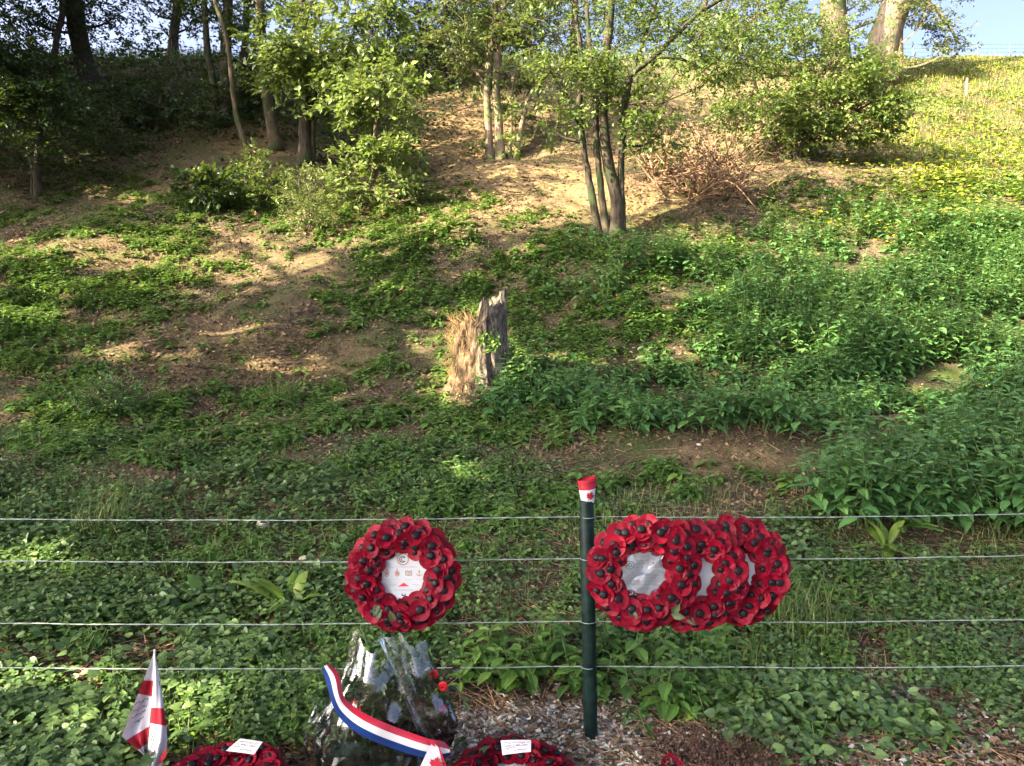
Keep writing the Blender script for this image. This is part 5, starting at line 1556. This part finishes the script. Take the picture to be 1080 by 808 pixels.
# ------------------------------------------------------------------ wrapped bouquet
def bouquet():
    Y = 2.78; b = W(405, 815, Y); gz = float(height(b.x, Y))
    root = empty('flower_bouquet', (b.x, Y, gz), 'bouquet wrapped in clear cellophane with a red white and blue ribbon', 'bouquet'); org = np.array(root.location); k = Y / F_PX
    # cellophane sheet: crumpled cone, open above
    def film(name, nu, nv, prof, seed, yo=0, a0=-3.3, a1=.15):
        nu, nv = nu * 4, nv * 4; V = []
        for i in range(nv + 1):
            f = i / nv
            vv, cu, hw, dd = [np.interp(f, np.linspace(0, 1, len(prof)), [p_[q_] for p_ in prof]) for q_ in range(4)]
            for j in range(nu + 1):
                a = a0 + (a1 - a0) * j / nu
                c_ = float(fbm(a * 1.9 + seed * 3.1, f * 2.4 + seed, 2) - .5); d_ = abs(float(vnoise(a * 4.3 + f * 2.0 + seed, f * 3.2 - a * 1.5 + 40)) - .5)
                e_ = float(vnoise(a * 5 + seed, 3.3) - .5) if f > .8 else 0
                r = 1 + .42 * c_ - .28 * d_ + .10 * math.sin(a * 4 + seed) * f
                c = W(cu, vv - e_ * 26 * (f - .8) / .2, Y + yo)
                V.append((c.x + hw * k * r * math.cos(a), c.y + dd * r * math.sin(a) * 1.1, c.z))
        F = [(i * (nu + 1) + j, i * (nu + 1) + j + 1, (i + 1) * (nu + 1) + j + 1, (i + 1) * (nu + 1) + j) for i in range(nv) for j in range(nu)]
        mb = MB(); mb.add(np.array(V), F); mb.build(name, M['film'], root, True, org)
    film('cellophane', 15, 8, [(818, 400, 60, .10), (780, 402, 70, .13), (740, 408, 64, .12), (705, 406, 50, .11), (672, 408, 38, .08)], 3)
    film('cellophane', 11, 5, [(800, 345, 22, .05), (770, 338, 20, .05), (745, 345, 14, .04)], 9, -.02)
    film('cellophane', 12, 10, [(786, 454, 7, .02), (745, 438, 9, .03), (705, 424, 9, .03), (672, 412, 12, .03)], 5, -.12)
    # folded bluish strips on the wrap that stand in for sky reflections
    def fold(pts, Yf):
        m = len(pts); V = []
        for (u_, v_, w_) in pts:
            V += [W(u_ - w_, v_, Yf), W(u_, v_, Yf - .012), W(u_ + w_, v_, Yf + .004)]
        F = [(3 * i + a, 3 * i + a + 1, 3 * i + a + 4, 3 * i + a + 3) for i in range(m - 1) for a in (0, 1)]
        mb = MB(); mb.add(np.array([tuple(v_) for v_ in V]), F); mb.build('sky_glint_strip', M['glintfilm'], root, False, org)
    fold([(393, 680, 2), (402, 676, 6), (410, 672, 5), (416, 684, 4), (420, 694, 2)], Y - .10)
    fold([(381, 694, 2), (389, 702, 8), (393, 710, 5), (394, 720, 1)], Y - .11)
    fold([(419, 698, 1.6), (427, 725, 3.0), (437, 748, 2.4), (446, 768, 2), (452, 780, 1)], Y - .125)
    fold([(426, 690, 1), (429, 705, 3.5), (433, 715, 1)], Y - .1)
    fold([(342, 782, 1), (352, 780, 4), (362, 778, 1)], Y - .12); fold([(362, 780, 1), (367, 787, 1.6), (373, 793, .6)], Y - .12)
    fold([(323, 756, .6), (332, 764, 1.4), (344, 772, .6)], Y - .08); fold([(404, 760, .8), (406, 750, 1.5), (409, 738, .6)], Y - .11)
    # dark foil base
    V = []; n = 26; rows = [(828, 50, .10), (800, 58, .13), (786, 50, .11), (778, 30, .06)]
    for (vv, hw, dd) in rows:
        for j in range(n):
            a = 2 * math.pi * j / n; c = W(398, vv, Y); r = 1 + RNG.normal() * .07; V.append((c.x + hw * k * r * math.cos(a), c.y + dd * r * math.sin(a), c.z + RNG.normal() * .006))
    F = [(i * n + j, i * n + (j + 1) % n, (i + 1) * n + (j + 1) % n, (i + 1) * n + j) for i in range(3) for j in range(n)]
    mb = MB(); mb.add(np.array(V), F); c = len(V); mb.build('foil_base', M['blackfoil'], root, False, org)
    # foliage
    lm = MB(); C = []
    for i in range(210):
        u_ = random.gauss(412, 26); v_ = random.uniform(712, 786); C.append(W(u_, v_, Y + random.uniform(-.05, .10)))
    C = np.array([tuple(c_) for c_ in C]); A = norm(RNG.normal(size=C.shape) * .6 + np.array([0, -.3, .8])); sprays(lm, C, A, 5, .042, .07, wr=.5, tpl=LEAF_NEAR); lm.build('foliage', M['leaf_deep'], root, False, org)
    lm = MB(); C = np.array([tuple(W(random.gauss(452, 10), random.uniform(745, 786), Y + random.uniform(-.06, .05))) for i in range(60)]); sprays(lm, C, norm(RNG.normal(size=C.shape) + (0, 0, .6)), 5, .034, .05, tpl=LEAF_NEAR, wr=.6); lm.build('purple_foliage', M['leaf_purple'], root, False, org)
    st = MB()
    for i in range(18):
        e = W(random.gauss(414, 22), random.uniform(695, 735), Y + random.uniform(-.03, .06)); V, F = tube([W(404 + random.uniform(-10, 10), 800, Y), (np.array(W(406, 765, Y)) + np.array(e)) / 2, e], [.003, .0025, .002], 5); st.add(V, F)
    st.build('stems', M['leaf_deep'], root, True, org)
    # roses
    def rose(u_, v_, r, Yr):
        c = np.array(W(u_, v_, Yr)); mb = MB()
        for ring_, (n, rr, tl) in enumerate(((3, .35, .9), (5, .65, .6), (6, 1.0, .25))):
            for i in range(n):
                a = 2 * math.pi * i / n + ring_ * .5 + random.uniform(-.2, .2); d = np.array([math.cos(a), -.35, math.sin(a) + .15]); P = []
                for p_ in range(5):
                    for q_ in range(5):
                        s_, t_ = p_ / 4, (q_ / 4 - .5) * 1.5; aa = a + t_ * (1.1 - .12 * ring_)
                        rad_ = r * rr * (.25 + .75 * s_ ** .6) * (1 - .25 * abs(t_) ** 2 * s_)
                        P.append(c + np.array([math.cos(aa) * rad_, -r * (1.0 - rr * .8) - r * .45 * s_ * tl + r * .25 * s_ * s_ * rr, math.sin(aa) * rad_]))
                F = [(p_ * 5 + q_, p_ * 5 + q_ + 1, (p_ + 1) * 5 + q_ + 1, (p_ + 1) * 5 + q_) for p_ in range(4) for q_ in range(4)]
                mb.add(np.array(P), F)
        mb.build('rose', M['rose'], root, True, org)
    for (u_, v_, r_) in ((457.5, 711, 5.2), (467, 724, 5.8), (467.5, 747, 5.4), (393, 744, 5), (379, 745, 5), (440, 742, 4.6), (374, 740, 4)):
        rose(u_, v_, r_ * k, Y - (.05 if u_ > 450 else .0))
    mb = MB(); V, F = tube([W(468, 800, Y), W(466, 760, Y - .03), W(464, 730, Y - .04), W(457, 712, Y - .04)], [.004, .003, .003, .002], 6); mb.add(V, F); mb.build('rose_stem', M['leaf_deep'], root, True, org)
    lm = MB(); C = np.array([tuple(W(463 + random.gauss(0, 4), random.uniform(718, 775), Y - .03)) for i in range(26)]); sprays(lm, C, norm(RNG.normal(size=C.shape) + (0, 0, .3)), 3, .034, .03, tpl=LEAF_NEAR, wr=.55); lm.build('rose_leaves', M['leaf_deep'], root, False, org)
    mb = MB(); C = np.array([tuple(W(343, 695, Y - .12))] * 5); sprays(mb, C, norm(RNG.normal(size=(5, 3)) + (0, 0, 1)), 3, .02, .02, tpl=LEAF_NEAR); mb.build('yellow_bloom', M['dock'], root, False, org)
    # ribbon
    def z(a, b_): return (310 + a / 5.4, 660 + b_ / 5.4)
    T = np.array([z(200, 212), z(258, 280), z(278, 385), z(318, 440), z(405, 500), z(520, 553), z(650, 603), z(765, 642), z(850, 660), z(885, 690)])
    Bm = np.array([z(158, 240), z(182, 318), z(212, 425), z(248, 508), z(330, 590), z(440, 652), z(580, 705), z(720, 748), z(832, 762), z(895, 738)])
    m = 60; t = np.linspace(0, 1, m); d = np.linspace(0, 1, len(T))
    Ts = smooth_path([(a, b_, 0) for a, b_ in T], 7)[:, :2]; Bs = smooth_path([(a, b_, 0) for a, b_ in Bm], 7)[:, :2]; m = len(Ts)
    for nm, f0, f1, mat in (('ribbon_red', 0, .333, M['ribred']), ('ribbon_white', .333, .667, M['ribwhite']), ('ribbon_blue', .667, 1, M['ribblue'])):
        V = []
        for s in (0, 1):
            for i in range(m):
                for q_ in range(4):
                    f = f0 + (f1 - f0) * q_ / 3; uv = Ts[i] * (1 - f) + Bs[i] * f
                    V.append(tuple(W(uv[0], uv[1], Y - .165 + .07 * abs(i / m - .55) - .014 * math.sin(f * 3.14) + .006 * math.sin(i * .35) + s * .0008)))
        F = [(s * m * 4 + i * 4 + q_, s * m * 4 + i * 4 + q_ + 1, s * m * 4 + (i + 1) * 4 + q_ + 1, s * m * 4 + (i + 1) * 4 + q_) for s in (0, 1) for i in range(m - 1) for q_ in range(3)]
        mb = MB(); mb.add(np.array(V), F); mb.build(nm, mat, root, True, org)


m_, nt_, out_ = new_mat('cellophane_sky_glint')  # bluish base colour imitates sky reflected in the wrap
_p = nt_.nodes.new('ShaderNodeBsdfPrincipled'); _p.inputs['Base Color'].default_value = (.30, .34, .40, 1); _p.inputs['Roughness'].default_value = .12; _p.inputs['Specular IOR Level'].default_value = .8
_t = nt_.nodes.new('ShaderNodeBsdfTransparent'); _m = nt_.nodes.new('ShaderNodeMixShader')
_tc = nt_.nodes.new('ShaderNodeTexCoord'); _n = noise_node(nt_, _tc.outputs['Object'], 45, 3); _r = ramp(nt_, [(.40, (.02, .02, .02)), (.68, (.50, .50, .50))])
nt_.links.new(_n.outputs['Fac'], _r.inputs[0]); nt_.links.new(_r.outputs[0], _m.inputs[0]); nt_.links.new(_t.outputs[0], _m.inputs[1]); nt_.links.new(_p.outputs[0], _m.inputs[2]); nt_.links.new(_m.outputs[0], out_.inputs[0])
M['glintfilm'] = m_
bouquet()


def pennant():
    """paper flag leaning on the ribbon's end"""
    Y = 2.58; root = empty('paper_flag', W(458, 815, Y), 'small white and red paper flag with a maple leaf leaning on the ribbon end', 'flag'); org = np.array(root.location)
    def z(a, b_): return (310 + a / 5.4, 660 + b_ / 5.4)
    cloth(root, org, 'cloth', [z(790, 660), z(752, 730), z(716, 810), z(690, 880)], [z(822, 690), z(842, 770), z(856, 830), z(868, 890)], [(0, 0, 1, 1, 0)], Y, .004, [M['flagwhite'], M['flagred']], nx=6)
    cloth(root, org, 'cloth', [z(822, 690), z(842, 770), z(856, 830), z(868, 890)], [z(828, 690), z(860, 770), z(880, 830), z(896, 890)], [(0, 0, 1, 1, 1)], Y, 0, [M['flagwhite'], M['flagred']], nx=3)
    cloth(root, org, 'cloth', [z(770, 655), z(776, 672)], [z(800, 655), z(804, 690)], [(0, 0, 1, 1, 1)], Y - .003, 0, [M['flagwhite'], M['flagred']], nx=3)
    c = W(*z(806, 792), Y - .006); k = Y / F_PX
    o = slab([(a * 9 * k, b_ * 11 * k) for a, b_ in MAPLE], .0008, M['flagred'], 'maple_leaf', root, Matrix.Translation(Vector(c) - Vector(org)) @ Matrix.Rotation(R(18), 4, 'Y'))
    mb = MB(); V, F = tube([W(458, 850, Y + .004), W(456, 784, Y + .004)], .0018, 6); mb.add(V, F); mb.build('stick', M['stick'], root, True, org)


pennant()


# ------------------------------------------------------------------ dead plant at the bottom
def dead_plant(u, v, n, hgt, label):
    b = G(u, v); org = np.array(b); mb = MB(); lm = MB()
    root = empty('dead_plant', b, label, 'plant')
    for i in range(n):
        a = rnd(1, 0, 6.283)[0]; s = org + np.array([RNG.normal() * .09, RNG.normal() * .05, 0]); e = s + np.array([math.cos(a) * .09, math.sin(a) * .07, hgt * rnd(1, .5, 1.1)[0]])
        P = smooth_path([s, (s + e) / 2 + RNG.normal(size=3) * .015, e], 3); V, F = tube(P, np.linspace(.0026, .001, len(P)), 4); mb.add(V, F)
        for q_ in range(5):
            t = P[rnd(1, 2, len(P) - .01)[0].astype(int)]; V, F = sticks([t], [t + RNG.normal(size=3) * .03 + (0, 0, .015)], .0012, .0008); mb.add(V, F)
    C = org + np.stack([RNG.normal(size=n * 3) * .10, RNG.normal(size=n * 3) * .06, rnd(n * 3, .01, hgt)], -1)
    sprays(lm, C, sphere_dirs(n * 3), 4, .016, .02, tpl=LEAF_FAR); mb.build('stems', M['dead'], root, False, org); lm.build('dry_leaves', M['dead'], root, False, org)


dead_plant(735, 806, 50, .10, 'dead dark brown plant at the bottom edge right of the post')
dead_plant(790, 810, 46, .09, 'dead brown twiggy plant at the bottom edge, further right of the post')


# ------------------------------------------------------------------ unseen trees, crowns shaped to throw the bank's shade and sun patches
M['leaf_canopy'] = leaf_mat('canopy_leaf', [(0, (.045, .090, .018)), (.5, (.088, .145, .028)), (1, (.17, .215, .045))], .45, .5)


def shade_tree(label, base, h, crowns, n, leaf=M['leaf_canopy'], rad=.24, thin=.74):
    bx, by = base; gz = float(height(bx, by))
    root = empty('tree', (bx, by, gz), label, 'tree', 'tall trees shading the bank'); org = np.array(root.location)
    top = np.array([bx + .4, by + .3, gz + h]); P = smooth_path([org - (0, 0, .2), org + (0.1, .1, h * .35), org + (.3, 0, h * .7), top], 5)
    mb = MB(); V, F = tube(P, np.linspace(rad, .05, len(P)) * (1 + .5 * np.exp(-np.arange(len(P)) / 1.5)), 10, .15); mb.add(V, F); mb.build('trunk', M['bark'], root, True, org)
    lm = MB(); cm = MB()
    tot = sum(c[1][0] * c[1][1] * c[1][2] for c in crowns)
    for c, r in crowns:
        m = int(thin * n * r[0] * r[1] * r[2] / tot); C, d = in_ellipsoid(m, c, r, .40)
        keep = off(C, 30) & (C[:, 2] > height(C[:, 0], C[:, 1]) + 2.2)
        C = C[keep]; d = d[keep]
        A = d + RNG.normal(size=d.shape) * .5; A[:, 2] *= .4; A = norm(A)
        lit = np.max([sun_reaches(C + A * t_) for t_ in (0, .2, .42)], axis=0); kp = RNG.random(len(C)) > lit * 1.35; C = C[kp]; A = A[kp]  # gaps cut in the crown where sun patches should land
        sprays(cm, C, A, 10, .14, .40, wr=.75, flat=.45)
        cc = np.array(c)
        for i in range(10):
            e, _ = in_ellipsoid(1, c, np.array(r) * .8, .4); e = e[0]
            s = P[int(len(P) * random.uniform(.3, .85))]
            pth = smooth_path([s, (s + e) / 2 + (0, 0, .4), e], 4)
            if off(pth, 30).all(): V, F = tube(pth, np.linspace(.07, .015, len(pth)), 5, .2); lm.add(V, F)
    cm.add(np.concatenate(lm.V), np.concatenate(lm.F), None, 1); cm.build('crown', [leaf, M['bark']], root, False, org)
    print('shade tree', cm.n)


shade_tree('tall leafy tree standing beyond the left edge beside the fence', (-8.5, 2.0), 13, [((-6.8, 1.2, 8.0), (5.5, 4.5, 3.2)), ((-9, 2.5, 11), (5, 5, 3.5)), ((-10.8, -1.6, 8.5), (4.8, 4.5, 3.5)), ((-12.6, 2.5, 8.2), (4.5, 4, 3.5))], 14500, thin=.95)
shade_tree('tall leafy tree standing beyond the left edge at the foot of the bank', (-11.5, 6.5), 14, [((-9.0, 6.0, 10.0), (5.0, 4.5, 3.6)), ((-4.2, 5.8, 9.6), (4.0, 3.5, 2.2)), ((-14, 7, 9.5), (5, 4.5, 3.8))], 9500)
shade_tree('tall leafy tree standing behind the viewer to the left', (-5.0, -6.0), 12, [((-3.0, -4.0, 8.0), (5.5, 4.0, 3.2)), ((-6.5, -2.5, 10.5), (4, 4, 3))], 7000, thin=1.0)
shade_tree('tall leafy tree standing beyond the left edge halfway up the bank', (-14.0, 11.0), 13, [((-12.0, 10.5, 13.0), (5.0, 5.0, 4.0)), ((-8.0, 11.5, 15.0), (4.0, 4.0, 2.5)), ((-16.5, 11.0, 11.0), (4.5, 4.5, 4.0))], 8000)
shade_tree('tall leafy tree standing high on the left bank outside the picture', (-20.0, 15.0), 13, [((-17.5, 15.0, 16.5), (6.0, 6.0, 4.5)), ((-11.5, 17.0, 16.5), (5.0, 4.5, 3.5)), ((-20, 20, 18), (6, 5, 5))], 14000, leaf=M['leaf_dark'], thin=1.0)


shade_tree('added low crowned tree, unseen, darkening the left end of the wood', (-15.5, 16.5), 11, [((-14.8, 15.5, 9.0), (3.6, 4.0, 3.8)), ((-16.5, 20.5, 12.5), (4.5, 4.0, 4.0)), ((-14.6, 18.3, 10.0), (2.4, 3.5, 3.8)), ((-13.2, 13.5, 7.5), (2.6, 3.0, 3.2))], 14000, leaf=M['leaf_dark'], thin=1.0)  # added to keep low sky light out of the left wood


# ------------------------------------------------------------------ light
w = bpy.data.worlds.new('World'); scene.world = w; w.use_nodes = True
nt = w.node_tree; nt.nodes.clear()
sky = nt.nodes.new('ShaderNodeTexSky'); sky.sky_type = 'NISHITA'; sky.sun_disc = False
sky.sun_elevation = math.asin(SUN[2]); sky.sun_rotation = math.atan2(SUN[0], SUN[1])
sky.air_density = .2; sky.dust_density = 4.5; sky.ozone_density = 1.0
bg = nt.nodes.new('ShaderNodeBackground'); bg.inputs[1].default_value = .15
wo = nt.nodes.new('ShaderNodeOutputWorld'); nt.links.new(sky.outputs[0], bg.inputs[0]); nt.links.new(bg.outputs[0], wo.inputs[0])
sl = bpy.data.lights.new('sun', 'SUN'); sl.energy = 4.8; sl.angle = R(.55); sl.color = (1, .84, .58)
so = bpy.data.objects.new('sun', sl); COL.objects.link(so)
so.rotation_euler = Vector(tuple(-SUN)).to_track_quat('-Z', 'Y').to_euler(); so.location = (-20, -6, 20)

cam = bpy.data.cameras.new('camera'); cam.sensor_width = 36; cam.lens = 36 * F_PX / 1080; cam.clip_end = 2000; cam.clip_start = .05
co = bpy.data.objects.new('camera', cam); COL.objects.link(co); co.location = tuple(CAM); co.rotation_euler = (R(90) - PITCH, 0, 0)
scene.camera = co
vs = scene.view_settings; vs.view_transform = 'Standard'; vs.look = 'None'; vs.gamma = 1; vs.use_curve_mapping = False; vs.exposure = 3.05
scene.cycles.max_bounces = 8; scene.cycles.transparent_max_bounces = 24; scene.cycles.use_denoising = True
scene.cycles.diffuse_bounces = 4; scene.cycles.sample_clamp_indirect = 6
print('done')
